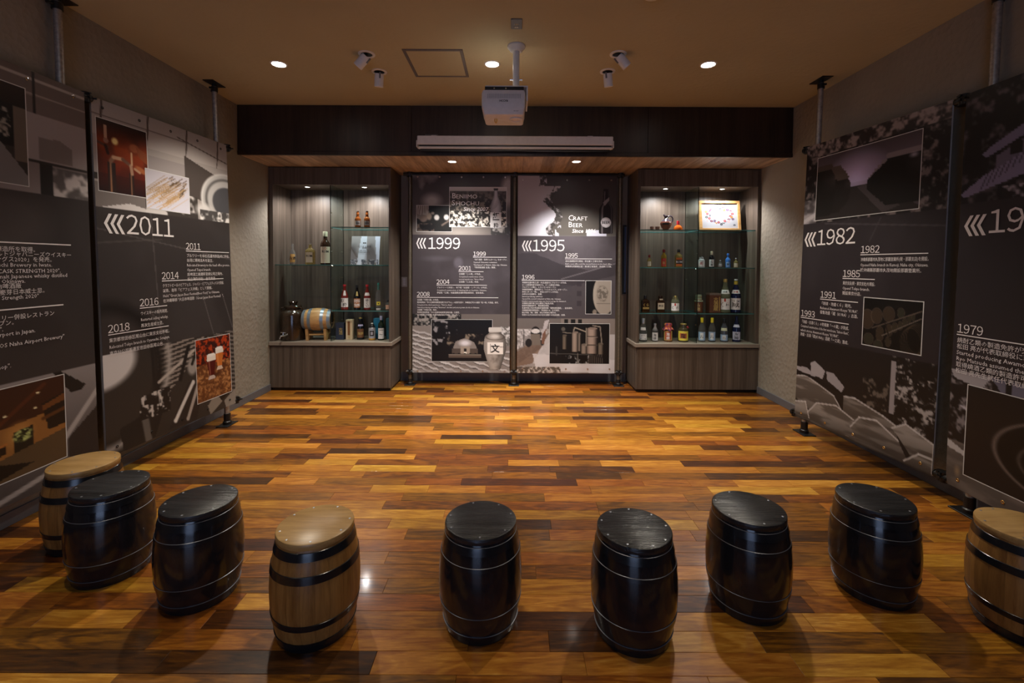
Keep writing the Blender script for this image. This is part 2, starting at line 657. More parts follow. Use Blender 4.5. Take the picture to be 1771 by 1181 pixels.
G1 = 'round downlights set in the tan ceiling'
W1, C1_, A1_ = CEILING_LAMP
downlight((-1.825, 3.565, CEIL), 'lit round downlight in the ceiling left of the two swivel spotlights', 0.062, W1, C1_, A1_, G1)
downlight((-0.172, 3.545, CEIL), 'lit round downlight in the ceiling beside the projector pole', 0.062, W1, C1_, A1_, G1)
downlight((1.487, 3.535, CEIL), 'lit round downlight in the ceiling at the far right', 0.062, W1, C1_, A1_, G1)
W0, C0_, A0_ = ASSUMED_NEAR_LAMP  # row of lamps out of view, assumed from the short barrel shadows
for xx, lab in ((-1.825, 'assumed round ceiling downlight above the black barrels on the left'), (-0.172, 'assumed round ceiling downlight above the centre black barrel'),
                (1.487, 'assumed round ceiling downlight above the black barrels on the right')):
    downlight((xx, 1.70, CEIL), lab, 0.062, W0, C0_, A0_, G1, blend=0.9)
W2, C2_, A2_ = SOFFIT_LAMP
G2 = 'downlights in the wooden soffit above the banners'
downlight((-0.642, 4.745, ZS), 'lit soffit downlight above the banner left of the centre post', 0.05, W2, C2_, A2_, G2, blend=0.75, aim=(0, 0.13, -1))
downlight((0.642, 4.715, ZS), 'lit soffit downlight above the banner with the beer bottle', 0.05, W2, C2_, A2_, G2, blend=0.75, aim=(0, 0.13, -1))


def swivel(loc, tilt, label):
    t = thing('swivel_spotlight', label, 'spotlight', loc, 0, 'unlit swivel spotlights in the ceiling')
    MB().lathe([(0.040, 0.0), (0.042, -0.006), (0.060, -0.005), (0.062, 0.0)], 36, cap=False).build('trim_ring', WHITEP, t, True)
    MB().lathe([(0.041, -0.0015), (0.0, -0.001)], 30, cap=False).build('recess', BLACKP, t, True)
    d = Vector((tilt[0], tilt[1], -1)).normalized()
    M = Matrix.Translation((0, 0, -0.012)) @ d.to_track_quat('-Z', 'Y').to_matrix().to_4x4()
    can = MB().lathe([(0, -0.098), (0.026, -0.098), (0.033, -0.105), (0.0355, -0.102), (0.0355, -0.02), (0.03, -0.004), (0, -0.004)], 32, cap=False)
    can.xform(M).build('lamp_can', WHITEP, t, True)
    MB().box(-0.006, 0.006, -0.04, -0.034, -0.04, 0.004).xform(M).build('swivel_arm', GREYP, t)
    return t


swivel((-1.088, 3.39, CEIL), (-0.95, 0.15), 'white swivel spotlight nearer the viewer, left of the ceiling hatch')
swivel((-1.085, 3.695, CEIL), (-0.12, 0.25), 'white swivel spotlight nearer the bulkhead, left of the ceiling hatch')
swivel((0.757, 3.37, CEIL), (0.95, 0.15), 'white swivel spotlight nearer the viewer, right of the projector')
swivel((0.742, 3.67, CEIL), (0.15, 0.25), 'white swivel spotlight nearer the bulkhead, right of the projector')

# ceiling hatch
t = thing('ceiling_hatch', 'square access hatch with grey frame in the tan ceiling', 'hatch', (-0.592, 3.545, CEIL))
hx, hy, fw = 0.218, 0.238, 0.022
MB().box(-hx, hx, -hy, -hy + fw, -0.006, 0).box(-hx, hx, hy - fw, hy, -0.006, 0).box(-hx, -hx + fw, -hy + fw, hy - fw, -0.006, 0) \
    .box(hx - fw, hx, -hy + fw, hy - fw, -0.006, 0).build('frame', plain('grey_hatch_frame', (0.17, 0.15, 0.15), 0.45, 0.3), t)
MB().box(-hx + fw + 0.001, hx - fw - 0.001, -hy + fw + 0.001, hy - fw - 0.001, -0.004, 0).build('hatch_panel', CEILM, t)

# ceiling outlet
t = thing('ceiling_outlet', 'dark grey double socket plate in the ceiling near the projector pole', 'outlet', (0.012, 2.955, CEIL))
pl = MB().box(-0.036, 0.036, -0.06, 0.06, -0.007, 0, bev=0.002).build('plate', GREYP, t)
for k, yy in enumerate((-0.006, 0.03)):
    so = MB().box(-0.016, 0.016, yy - 0.012, yy + 0.012, -0.0095, -0.006, bev=0.001).build('socket', plain('socket_grey', (0.3, 0.29, 0.28), 0.45), t)
    for sx in (-0.009, 0.003):
        MB().box(sx, sx + 0.006, yy - 0.006, yy + 0.006, -0.0098, -0.0094).build('socket_slot', BRASS if k == 0 else CREAM, so)

# smoke detector at the edge of the frame
t = thing('smoke_detector', 'round white smoke detector on the ceiling at the top edge', 'smoke detector', (0.776, 2.595, CEIL))
MB().lathe([(0.065, 0), (0.065, -0.012), (0.055, -0.022)], 36, cap=False).build('base', WHITEP, t, True)
MB().lathe([(0.055, -0.02), (0.05, -0.034), (0.03, -0.044), (0, -0.046)], 36, cap=False).build('dome', WHITEP, t, True)

# ------------------------------------------------------------------ projector
t = thing('projector', 'white ceiling projector hanging upside down from a white pole', 'projector', (0.012, 3.255, CEIL))
MB().lathe([(0.062, 0), (0.064, -0.012), (0.050, -0.026), (0.046, -0.034), (0.036, -0.042), (0.0, -0.042)], 40, cap=False).build('ceiling_flange', WHITEP, t, True)
po = MB().lathe([(0.0235, -0.04), (0.0235, -0.30)], 28).build('pole', WHITEP, t, True)
for sx in (-1, 1):
    MB().lathe([(0.006, 0), (0.006, 0.014), (0.009, 0.014), (0.009, 0.022)], 12, axis='X', c=(0.022 if sx > 0 else -0.044, 0, -0.236)).build('pole_screw', CHROME, po, True)
MB().box(-0.044, 0.044, -0.05, 0.05, -0.315, -0.295, bev=0.003).build('mount_bracket', WHITEP, t)
MB().box(-0.212, 0.082, -0.10, 0.12, -0.326, -0.3155, bev=0.002).build('mount_plate', WHITEP, t)
MB().box(0.070, 0.0815, -0.10, 0.12, -0.42, -0.3265, bev=0.002).build('mount_side', WHITEP, t)
neck = MB().box(-0.214, 0.052, -0.11, 0.13, -0.352, -0.3265).build('vent_band', BLACKP, t)
for sx in (-0.15, -0.07):
    MB().lathe([(0.005, 0), (0.005, -0.004)], 10, axis='Y', c=(sx, -0.1105, -0.34)).build('screw', CHROME, neck)


def loft(rings):
    b = MB()
    vs = [p for r in rings for p in r]
    n = len(rings[0])
    fs = [tuple(reversed(range(n))), tuple(range((len(rings) - 1) * n, len(rings) * n))]
    for k in range(len(rings) - 1):
        for i in range(n):
            j = (i + 1) % n
            fs.append((k * n + i, k * n + j, (k + 1) * n + j, (k + 1) * n + i))
    return b.add(vs, fs)


def rrect(x0, x1, y0, y1, z, r=0.012, k=4):
    pts = []
    for cx, cy, a in ((x1 - r, y1 - r, 0), (x0 + r, y1 - r, 90), (x0 + r, y0 + r, 180), (x1 - r, y0 + r, 270)):
        for i in range(k + 1):
            q = math.radians(a + 90 * i / k)
            pts.append((cx + r * math.cos(q), cy + r * math.sin(q), z))
    return pts


pb = loft([rrect(-0.212, 0.044, -0.095, 0.12, -0.520), rrect(-0.220, 0.052, -0.106, 0.13, -0.513), rrect(-0.232, 0.060, -0.119, 0.14, -0.475),
           rrect(-0.235, 0.062, -0.122, 0.15, -0.468), rrect(-0.236, 0.062, -0.122, 0.15, -0.375), rrect(-0.228, 0.056, -0.115, 0.14, -0.352)])
pbo = pb.build('body', WHITEPL, t, True)
lens = MB().lathe([(0.042, 0), (0.046, -0.012), (0.036, -0.016), (0.03, -0.008), (0, -0.006)], 30, c=(0.0, -0.03, -0.516), cap=False).build('lens_housing', WHITEPL, t, True)
vents = MB()
for j in range(4):
    for i in range(22):
        xx = -0.196 + i * 0.0105
        vents.box(xx, xx + 0.006, -0.1232, -0.1218, -0.385 - j * 0.008, -0.381 - j * 0.008)
v = vents.build('vent_slots', plain('vent_grey', (0.33, 0.30, 0.30), 0.6), pbo)
for k in range(3):
    MB().lathe([(0.003, 0), (0.003, -0.002)], 10, axis='Y', c=(-0.012 + k * 0.012, -0.1125, -0.492)).build('button', GREYP, pbo)
MB().tube([(-0.146, -0.03, -0.517), (-0.149, -0.04, -0.534), (-0.144, -0.045, -0.552), (-0.136, -0.045, -0.554), (-0.133, -0.04, -0.534), (-0.136, -0.03, -0.517)],
          0.0032, 8).build('wrist_strap', plain('amber_cord', (0.75, 0.42, 0.03), 0.4), t, True)
MB().tube([(-0.16, 0.02, -0.312), (-0.16, 0.02, -0.292), (-0.12, 0.03, -0.294), (-0.09, 0.03, -0.297), (-0.09, 0.04, -0.316)], 0.003, 8).build('cable', WHITEP, t, True)
PROJECTOR = t

# ------------------------------------------------------------------ projection screen casing
t = thing('projection_screen', 'long white roller projection screen casing on the dark bulkhead', 'projection screen', (0.005, 4.38, 2.498))
MB().box(-0.925, 0.935, -0.035, 0.075, 0.050, 0.134, bev=0.006).build('casing', WHITEPL, t)
MB().box(-0.91, 0.92, -0.02, 0.06, 0.034, 0.0505).build('screen_slot', BLACKP, t)
MB().box(-0.917, 0.927, -0.030, 0.00, 0.012, 0.034, bev=0.005).build('weight_bar', WHITEPL, t)
MB().box(-0.90, 0.905, -0.02, 0.03, 0.0, 0.012).build('rubber_edge', BLACKP, t)
for x in (-0.80, 0.70):
    MB().box(x, x + 0.05, 0.02, 0.088, 0.134, 0.152).build('hanger', WHITEPL, t)
for x, s in ((-0.925, -1), (0.935, 1)):
    MB().box(min(x, x + s * 0.012), max(x, x + s * 0.012), -0.02, 0.06, 0.03, 0.095, bev=0.003).build('end_cap', WHITEPL, t)
MB().tube([(-0.86, 0.03, 0.134), (-0.86, 0.03, 0.158), (-0.74, 0.03, 0.158), (-0.735, 0.03, 0.134)], 0.003, 8).build('cable_loop', GREYP, t, True)

# ------------------------------------------------------------------ niche wall items
t = thing('wall_switch', 'cream switch plate on the niche wall left of the banners', 'light switch', (-1.318, YB, 1.198))
MB().box(-0.035, 0.035, -0.009, 0, -0.06, 0.06, bev=0.003).build('plate', CREAM, t)
for k in range(3):
    MB().box(-0.014, 0.014, -0.0125, -0.008, -0.042 + k * 0.029, -0.016 + k * 0.029, bev=0.002).build('rocker', WHITEPL, t)
t = thing('wall_panel', 'narrow black framed panel with bluish glass beside the right cabinet', 'wall panel', (1.345, YB, 1.48))
pz = 0.415
MB().box(-0.03, 0.012, -0.02, 0, -pz, -pz + 0.022).box(-0.03, 0.012, -0.02, 0, pz - 0.022, pz).box(-0.03, -0.012, -0.02, 0, -pz + 0.022, pz - 0.022) \
    .build('frame', BLACKP, t)
MB().box(-0.012, 0.012, -0.012, 0, -pz + 0.022, pz - 0.022).build('glass_pane', plain('bluish_panel_glass', (0.10, 0.13, 0.22), 0.15), t)


# ------------------------------------------------------------------ display cabinets
CY0, CYB, CZ = 5.025, 5.44, 0.548


def glass_slab(name, x0, x1, y0, y1, z0, z1, parent, vertical=False):
    b = MB()
    b.box(x0, x1, y0, y1, z0, z1)
    # faces: bottom, top, front, right, back, left
    b.mi = [1, 1, 1, 0, 1, 0] if vertical else [0, 0, 1, 1, 1, 1]
    return b.build(name, [PANE, EDGED if vertical else EDGE], parent)


def cabinet(x0, x1, label, stile_l, stile_r, xd, shelves_l, shelves_r, leds):
    t = thing('display_cabinet', label, 'cabinet', ((x0 + x1) / 2, (CY0 + CYB) / 2, 0))
    ox, oy = (x0 + x1) / 2, (CY0 + CYB) / 2

    def bx(name, a0, a1, b0, b1, c0, c1, m, bev=0.0015, par=None):
        return MB().box(a0 - ox, a1 - ox, b0 - oy, b1 - oy, c0, c1, bev=bev).build(name, m, par or t)
    bx('plinth', x0 + 0.012, x1 - 0.012, CY0 + 0.02, CYB + 0.05, 0, 0.032, BLACKP)
    bx('base_carcass', x0, x1, CY0 + 0.012, CYB + 0.05, 0.032, CZ - 0.04, CABW)
    bx('door', x0 + 0.008, x1 - 0.004, CY0 - 0.008, CY0 + 0.0115, 0.036, CZ - 0.052, CABW)
    bx('counter', x0 - (0.0 if x0 < 0 else 0.018), x1 + (0.018 if x0 < 0 else 0), CY0 - 0.028, CYB, CZ - 0.04, CZ, CABTOP, 0.002)
    bx('back_panel', x0, x1, CYB, CYB + 0.05, CZ, 2.468, CABW)
    bx('side_panel', x0, x0 + stile_l, CY0, CYB, CZ, 2.468, CABW)
    bx('side_panel', x1 - stile_r, x1, CY0, CYB, CZ, 2.468, CABW)
    bx('fascia', x0 + stile_l, x1 - stile_r, CY0, CY0 + 0.02, 2.28, 2.468, CABW)
    bx('roof_panel', x0 + stile_l, x1 - stile_r, CY0 + 0.02, CYB, 2.285, 2.305, CABW)
    xi0, xi1 = x0 + stile_l, x1 - stile_r
    dv = glass_slab('glass_divider', xd - 0.004 - ox, xd + 0.004 - ox, CY0 + 0.03 - oy, CYB - oy, CZ, 2.285, t, True)
    for side, zs, a0, a1 in (('l', shelves_l, xi0, xd - 0.004), ('r', shelves_r, xd + 0.004, xi1)):
        for z in zs:
            glass_slab('glass_shelf', a0 + 0.001 - ox, a1 - 0.001 - ox, CY0 + 0.035 - oy, CYB - 0.002 - oy, z - 0.009, z, t)
            for yy in (CY0 + 0.06, CYB - 0.05):
                xp = a1 if side == 'l' else a0
                MB().lathe([(0.005, -0.012), (0.005, 0.012)], 10, axis='X', c=(xp - ox, yy - oy, z - 0.014)).build('shelf_pin', CHROME, dv, True)
    for z in (0.75, 1.1, 1.25, 1.55, 1.7, 1.98):
        for yy in (CY0 + 0.06, CYB - 0.05):
            MB().lathe([(0.004, -0.008), (0.004, 0.008)], 8, axis='X', c=(xd - ox, yy - oy, z)).build('shelf_pin', CHROME, dv, True)
    W3, C3, A3 = PUCK_LAMP
    for lx in leds:
        pk = MB().lathe([(0.031, 0.0), (0.033, -0.006), (0.027, -0.010), (0.026, -0.006)], 28, cap=False, c=(lx - ox, 0.0 - oy + 5.17, 2.285)).build('puck_light', CHROME, t, True)
        MB().lathe([(0.0265, -0.0065), (0.02, -0.0085), (0, -0.009)], 28, cap=False, c=(lx - ox, 5.17 - oy, 2.285)).build('lens', PUCKM, pk, True)
        lamp('puck_lamp', (lx - ox, 5.17 - oy, 2.268), W3, C3, A3, t, 0.02, 0.6, (0, 0.10, -1))
    return t


S1, S2, S3 = 1.822, 1.402, 0.892
cabinet(-2.697, -1.355, 'tall lit display cabinet on the left, holding a jug and small cask', 0.045, 0.022, -2.03, [S2], [S1, S2, S3], (-2.335, -1.69))
cabinet(1.365, 2.717, 'tall lit display cabinet on the right, holding a framed wreath picture', 0.030, 0.033, 2.045, [S1 - 0.012, S2 - 0.012, S3 - 0.012],
        [S1 - 0.012, S2 - 0.012, S3 - 0.012], (1.715, 2.355))

# ================================================================== lettering (turned into meshes in one go)
TEXTS = []          # (curve object, callback)


def text(body, size, fn, name='lettering', mat=None, parent=None, align='LEFT', bold=0.0, sx=1.0, shear=0.0, res=2, space=1.0, fit=None, key=None):
    """fn maps a glyph point (x, y) to local coordinates of the parent"""
    cu = bpy.data.curves.new(name, 'FONT')
    cu.body = body
    cu.size = size
    cu.align_x = align
    cu.resolution_u = res
    cu.offset = bold
    cu.shear = shear
    cu.space_character = space
    ob = bpy.data.objects.new('tmp_text', cu)
    COL.objects.link(ob)
    TEXTS.append((ob, fn, name, mat, parent, sx, fit, key))


def flush_text():
    dg = bpy.context.evaluated_depsgraph_get()
    groups = {}
    for ob, fn, name, mat, parent, sx, fit, key in TEXTS:
        me = ob.evaluated_get(dg).to_mesh()
        n = len(me.vertices)
        if n:
            co = np.empty(n * 3, np.float32)
            me.vertices.foreach_get('co', co)
            co = co.reshape(-1, 3)
            if fit:
                ext = float(np.abs(co[:, 0]).max()) * sx
                sx *= min(1.0, fit / max(ext, 1e-6))
            vs = [fn(float(p[0]) * sx, float(p[1])) for p in co]
            fs = [tuple(p.vertices) for p in me.polygons]
            key = (name, mat.name, parent.name, key)
            g = groups.setdefault(key, (MB(), name, mat, parent))
            g[0].add(vs, fs)
        ob.evaluated_get(dg).to_mesh_clear()
    for ob, *_ in TEXTS:
        cu = ob.data
        bpy.data.objects.remove(ob, do_unlink=True)
        bpy.data.curves.remove(cu)
    TEXTS.clear()
    for mb, name, mat, parent in groups.values():
        mb.build(name, mat, parent)


# ================================================================== printed pictures
class Pic:
    """a small printed picture, drawn shape by shape; becomes the ink colour of a sheet"""

    def __init__(s, w, h, c, seed=1):
        s.w, s.h = w, h
        s.a = np.zeros((h, w, 3)) + np.array(c)
        s.X, s.Y = np.meshgrid((np.arange(w) + 0.5) / w, (np.arange(h) + 0.5) / h)
        s.rs = np.random.RandomState(seed)
        s.m = np.ones((h, w))

    def put(s, mask, c, al=1.0):
        k = (np.clip(mask, 0, 1) * al)[..., None]
        s.a = s.a * (1 - k) + np.array(c) * k
        return s

    def noise(s, nx, ny=None, octs=3, gain=0.5):
        ny = ny or nx
        out = np.zeros((s.h, s.w))
        amp = tot = 0.0
        amp = 1.0
        for o in range(octs):
            gx, gy = max(2, int(nx * 2 ** o)) + 2, max(2, int(ny * 2 ** o)) + 2
            g = s.rs.rand(gy, gx)
            fx, fy = s.X * (gx - 2), s.Y * (gy - 2)
            ix, iy = fx.astype(int), fy.astype(int)
            tx, ty = fx - ix, fy - iy
            tx, ty = tx * tx * (3 - 2 * tx), ty * ty * (3 - 2 * ty)
            out += amp * ((g[iy, ix] * (1 - tx) + g[iy, ix + 1] * tx) * (1 - ty) + (g[iy + 1, ix] * (1 - tx) + g[iy + 1, ix + 1] * tx) * ty)
            tot += amp
            amp *= gain
        return out / tot

    def polym(s, pts):
        m = np.zeros((s.h, s.w), bool)
        n = len(pts)
        for i in range(n):
            x0, y0 = pts[i]
            x1, y1 = pts[(i + 1) % n]
            if y0 == y1:
                continue
            c = ((s.Y > y0) != (s.Y > y1)) & (s.X < (x1 - x0) * (s.Y - y0) / (y1 - y0) + x0)
            m ^= c
        return m.astype(float)

    def poly(s, pts, c, al=1.0):
        return s.put(s.polym(pts), c, al)

    def rect(s, x0, y0, x1, y1, c, al=1.0):
        return s.put(((s.X >= x0) & (s.X <= x1) & (s.Y >= y0) & (s.Y <= y1)).astype(float), c, al)

    def ellm(s, cx, cy, rx, ry, soft=0.08, rot=0.0):
        c, q = math.cos(rot), math.sin(rot)
        dx, dy = s.X - cx, s.Y - cy
        d = np.sqrt(((dx * c + dy * q) / rx) ** 2 + ((-dx * q + dy * c) / ry) ** 2)
        return np.clip((1 - d) / max(soft, 1e-3), 0, 1)

    def ell(s, cx, cy, rx, ry, c, al=1.0, soft=0.08, rot=0.0):
        return s.put(s.ellm(cx, cy, rx, ry, soft, rot), c, al)

    def ring(s, cx, cy, rx, ry, wd, c, al=1.0, rot=0.0):
        k, q = math.cos(rot), math.sin(rot)
        dx, dy = s.X - cx, s.Y - cy
        d = np.sqrt(((dx * k + dy * q) / rx) ** 2 + ((-dx * q + dy * k) / ry) ** 2)
        return s.put(np.clip(1 - np.abs(d - 1) / wd, 0, 1), c, al)

    def line(s, x0, y0, x1, y1, wd, c, al=1.0):
        ax, ay = x1 - x0, y1 - y0
        l2 = ax * ax + ay * ay + 1e-9
        asp = s.h / s.w
        t = np.clip(((s.X - x0) * ax + (s.Y - y0) * ay) / l2, 0, 1)
        d = np.sqrt((s.X - x0 - t * ax) ** 2 + ((s.Y - y0 - t * ay) * asp) ** 2)
        return s.put(np.clip((wd - d) / (wd * 0.4) , 0, 1), c, al)

    def vgrad(s, y0, y1, c0, c1, al=1.0):
        t = np.clip((s.Y - y0) / (y1 - y0), 0, 1)[..., None]
        m = ((s.Y >= y0) & (s.Y <= y1))[..., None] * al
        s.a = s.a * (1 - m) + (np.array(c0) * (1 - t) + np.array(c1) * t) * m
        return s

    def mul(s, k):
        s.a = s.a * (k[..., None] if getattr(k, 'ndim', 0) == 2 else k)
        return s

    def foliage(s, region, dark, light, n=26, thr=0.5, contrast=6.0, al=1.0):
        f = s.noise(n, int(n * s.h / s.w), 3, 0.7)
        v = np.clip((f - thr) * contrast + 0.3, 0, 1)[..., None]
        col = np.array(dark) * (1 - v) + np.array(light) * v
        k = (np.clip(region, 0, 1) * al)[..., None]
        s.a = s.a * (1 - k) + col * k
        return s


def to_linear(a):
    a = np.clip(a, 0, 1)
    return np.where(a <= 0.04045, a / 12.92, ((a + 0.055) / 1.055) ** 2.4)


class Sheet:
    """a hanging printed sheet: maps (s right, t down, off towards the room) to local coordinates"""

    def __init__(s, tl, tr, bl, root, seed=0, amp=0.0016):
        s.tl, tr, bl = Vector(tl), Vector(tr), Vector(bl)
        s.ex = tr - s.tl
        s.W = s.ex.length
        s.ex.normalize()
        s.ey = bl - s.tl
        s.H = s.ey.length
        s.ey.normalize()
        s.n = s.ex.cross(s.ey)
        s.n = -s.n if s.n.dot(Vector((0, 1, 1.4)) - s.tl) < 0 else s.n
        s.root, s.o, s.amp, s.ph = root, Vector(root.location), amp, seed * 1.7

    def wave(s, u, v):
        a = s.amp
        return a * (math.sin(u * 5.2 + s.ph) + 0.6 * math.sin(v * 3.1 + u * 2.0 + s.ph * 2)) + \
            a * 2.2 * math.exp(-((v - s.H) / 0.10) ** 2) * math.sin(u * 17 + s.ph)

    def p(s, u, v, off=0.0):
        return tuple(s.tl + s.ex * u + s.ey * v + s.n * (off + s.wave(u, v)) - s.o)

    def grid(s, name, pic, u0, v0, u1, v1, off, border=0.0, parent=None, mat=None, thick=0.0, quad=None, masked=False):
        w, h = pic.w, pic.h
        us = u0 + (u1 - u0) * (np.arange(w) / (w - 1.0))
        vs = v0 + (v1 - v0) * (np.arange(h) / (h - 1.0))
        col = to_linear(pic.a)
        if border:
            b = border
            us = np.concatenate([[u0 - b, u0 - 1e-5], us, [u1 + 1e-5, u1 + b]])
            vs = np.concatenate([[v0 - b, v0 - 1e-5], vs, [v1 + 1e-5, v1 + b]])
            c2 = np.full((h + 4, w + 4, 3), 0.62)
            c2[2:-2, 2:-2] = col
            col = c2
            w, h = w + 4, h + 4
        co = np.empty((h, w, 3))
        for j in range(h):
            for i in range(w):
                co[j, i] = s.p(us[i], vs[j], off)
        idx = np.arange(w * h).reshape(h, w)
        q = np.stack([idx[:-1, :-1], idx[1:, :-1], idx[1:, 1:], idx[:-1, 1:]], -1)
        if masked:
            mk = pic.m
            keep = (mk[:-1, :-1] + mk[1:, :-1] + mk[1:, 1:] + mk[:-1, 1:]) >= 2
            q = q[keep]
        q = q.reshape(-1, 4)
        me = bpy.data.meshes.new(name)
        me.vertices.add(w * h)
        me.vertices.foreach_set('co', co.reshape(-1))
        me.loops.add(len(q) * 4)
        me.loops.foreach_set('vertex_index', q.reshape(-1))
        me.polygons.add(len(q))
        me.polygons.foreach_set('loop_start', np.arange(len(q)) * 4)
        me.polygons.foreach_set('use_smooth', np.ones(len(q), bool))
        me.update(calc_edges=True)
        at = me.attributes.new('ink', 'FLOAT_COLOR', 'POINT')
        at.data.foreach_set('color', np.concatenate([col.reshape(-1, 3), np.ones((w * h, 1))], 1).reshape(-1))
        me.materials.append(mat or PRINT)
        return put(name, me, parent or s.root)

    def text(s, body, size, u, v, mat=None, name='lettering', align='LEFT', bold=0.0, sx=1.0, shear=0.0, res=2, off=0.0026, fit=None, space=1.0, key=None):
        text(body, size, lambda x, y: s.p(u + x, v - y, off), name, mat or INK_WHITE, s.root, align, bold, sx, shear, res, space, fit, key)

    def year(s, digits, size, u, v, name):
        adv = 0.535 * size
        for i, c in enumerate(digits):
            text(chr(ord(c) + 0xFEE0), size, lambda x, y, i=i: s.p(u + i * adv + (x - 0.22 * size) * 0.92, v - y, 0.0026), name, INK_WHITE, s.root,
                 key=(round(u, 3), round(v, 3)))

    def rule(s, u0, u1, v, th=0.006):
        n = 8
        b = MB()
        vs, fs = [], []
        for i in range(n + 1):
            u = u0 + (u1 - u0) * i / n
            vs += [s.p(u, v - th / 2, 0.0026), s.p(u, v + th / 2, 0.0026)]
        fs = [(2 * i, 2 * i + 1, 2 * i + 3, 2 * i + 2) for i in range(n)]
        b.add(vs, fs).build('ruled_line', INK_WHITE, s.root)

    def chevrons(s, u, v, hgt, n=3, wd=0.03, gap=0.036, name='chevron'):
        for k in range(n):
            x = u + k * gap
            th = wd * 0.62
            pts = [(x + wd, v), (x + wd + th, v), (x + th, v + hgt / 2), (x + wd + th, v + hgt), (x + wd, v + hgt), (x, v + hgt / 2)]
            b = MB()
            b.add([s.p(a, c, 0.0026) for a, c in pts], [(0, 5, 2, 1), (5, 4, 3, 2)])
            b.build(name, INK_WHITE, s.root)

    def eyelets(s, top, bottom, n, mat, inset=0.05, v=0.035):
        for row, vv in ((top, v), (bottom, s.H - v)):
            if not row:
                continue
            for k in range(n):
                u = inset + (s.W - 2 * inset) * k / (n - 1)
                P = Vector(s.p(u, vv, 0.0015))
                M = Matrix.Translation(P) @ s.n.to_track_quat('Z', 'Y').to_matrix().to_4x4()
                MB().lathe([(0.004, 0.0), (0.005, 0.0015), (0.009, 0.0012), (0.010, 0)], 12, cap=False).xform(M).build('eyelet', mat, s.root, True)

    def backing(s, name='banner_back', th=0.0015):
        pts = [s.p(a, b, -0.011) for a, b in ((0, 0), (s.W, 0), (s.W, s.H), (0, s.H))]
        MB().add(pts, [(0, 1, 2, 3)]).build(name, plain('banner_vinyl_back', (0.55, 0.53, 0.5), 0.6), s.root)


def block(sh, u, v, year, line_w, lines, ys=0.054, fs=0.027, lead=0.033, th=0.006, gap=0.012, first=0.044, sx=1.0):
    """year heading, ruled line and caption lines"""
    sh.year(year, ys * 1.3, u, v - gap, 'year_heading')
    sh.rule(u, u + line_w, v, th)
    for i, ln in enumerate(lines):
        sh.text(ln, fs, u + 0.004, v + first + i * lead, name='caption', sx=sx, res=1, fit=line_w, key=(round(u, 3), round(v, 3)))


def bottle_mask(p, prof, cx=0.5):
    """silhouette of a bottle in a cut-out picture; prof = [(y, half width)]"""
    ys = np.array([a for a, b in prof])
    ws = np.array([b for a, b in prof])
    hw = np.interp(p.Y, ys, ws, left=0, right=0)
    return (np.abs(p.X - cx) <= hw).astype(float), (p.X - cx) / np.maximum(hw, 1e-4)


G_BAN = 'printed timeline banners along the walls'

# ---------------------------------------------------------------- banner 1999
def banner(label, tl, tr, bl, seed, amp=0.0016, pipe=None):
    c = (Vector(bl) + Vector(tr) - Vector(tl) + Vector(bl)) / 2
    t = thing('timeline_banner', label, 'banner', tuple(c), 0, G_BAN)
    return Sheet(tl, tr, bl, t, seed, amp)


sh = banner('grey banner headed 1999 with the sweet potato field photo, left of the centre post', (-1.172, 5.28, 2.44), (-0.04, 5.28, 2.44), (-1.172, 5.28, 0.15), 1)
px = lambda x: (x - 713.3) / 149.0
py = lambda y: (y - 303.0) / 149.0
p = Pic(150, 300, (0.40, 0.38, 0.38), 3)
p.vgrad(0, 0.3, (0.22, 0.20, 0.20), (0.40, 0.37, 0.36))
p.put(np.clip((p.noise(5, 8, 4) - 0.52) * 5, 0, 1) * (p.Y < 0.16) * (p.X < 0.4), (0.72, 0.70, 0.70), 0.7)
p.ell(0.2, 0.13, 0.13, 0.05, (0.74, 0.73, 0.74), 0.8, 0.7)
p.ell(0.45, 0.29, 0.5, 0.05, (0.68, 0.65, 0.62), 0.6, 0.9)
p.ell(0.98, 0.08, 0.1, 0.1, (0.72, 0.7, 0.7), 0.8, 0.5)
p.foliage((p.Y < 0.3) * (p.X > 0.8) * (p.Y > 0.24), (0.25, 0.24, 0.24), (0.7, 0.68, 0.67), 20)
zone = ((p.Y > 0.3) & (p.Y < 0.70)).astype(float)
p.put(zone, (0.255, 0.23, 0.24))
p.put(zone * np.clip((p.noise(4, 8, 4) - 0.5) * 4, 0, 1), (0.33, 0.305, 0.325), 0.7)
p.ell(0.47, 0.44, 0.06, 0.035, (0.42, 0.40, 0.44), 0.7, 0.5)
p.ell(0.25, 0.42, 0.2, 0.02, (0.37, 0.35, 0.38), 0.6, 0.8)
low = (p.Y >= 0.70).astype(float)
p.put(low, (0.52, 0.49, 0.48))
p.foliage(low * (p.Y < 0.76) * (p.X < 0.5), (0.10, 0.10, 0.10), (0.6, 0.58, 0.57), 26)
p.put(low * (p.Y < 0.765) * (p.X >= 0.5), (0.42, 0.39, 0.38))
p.foliage(low * (p.Y >= 0.765) * (p.Y < 0.86) * (p.X > 0.9), (0.4, 0.39, 0.38), (0.82, 0.81, 0.82), 40)
# curved courses of pale roof tiles with scalloped edges
for k in range(16):
    yc = 0.775 + k * 0.0215
    edge = yc + p.X * (0.11 + 0.012 * k) + 0.006 * np.abs(np.sin((p.X * (8 + 0.3 * k) + k * 0.5) * math.pi))
    m = low * (p.Y > edge) * (p.Y < edge + 0.0105) * (p.Y > 0.765)
    p.put(m, (0.80, 0.79, 0.80) if k % 2 else (0.72, 0.70, 0.71), 0.9)
    p.put(low * (p.Y > edge + 0.0105) * (p.Y < edge + 0.0145) * (p.Y > 0.765), (0.26, 0.24, 0.24), 0.8)
p.rect(0, 0.985, 1, 1, (0.62, 0.6, 0.6), 0.6)
sh.grid('banner_sheet', p, 0, 0, sh.W, sh.H, 0.0)
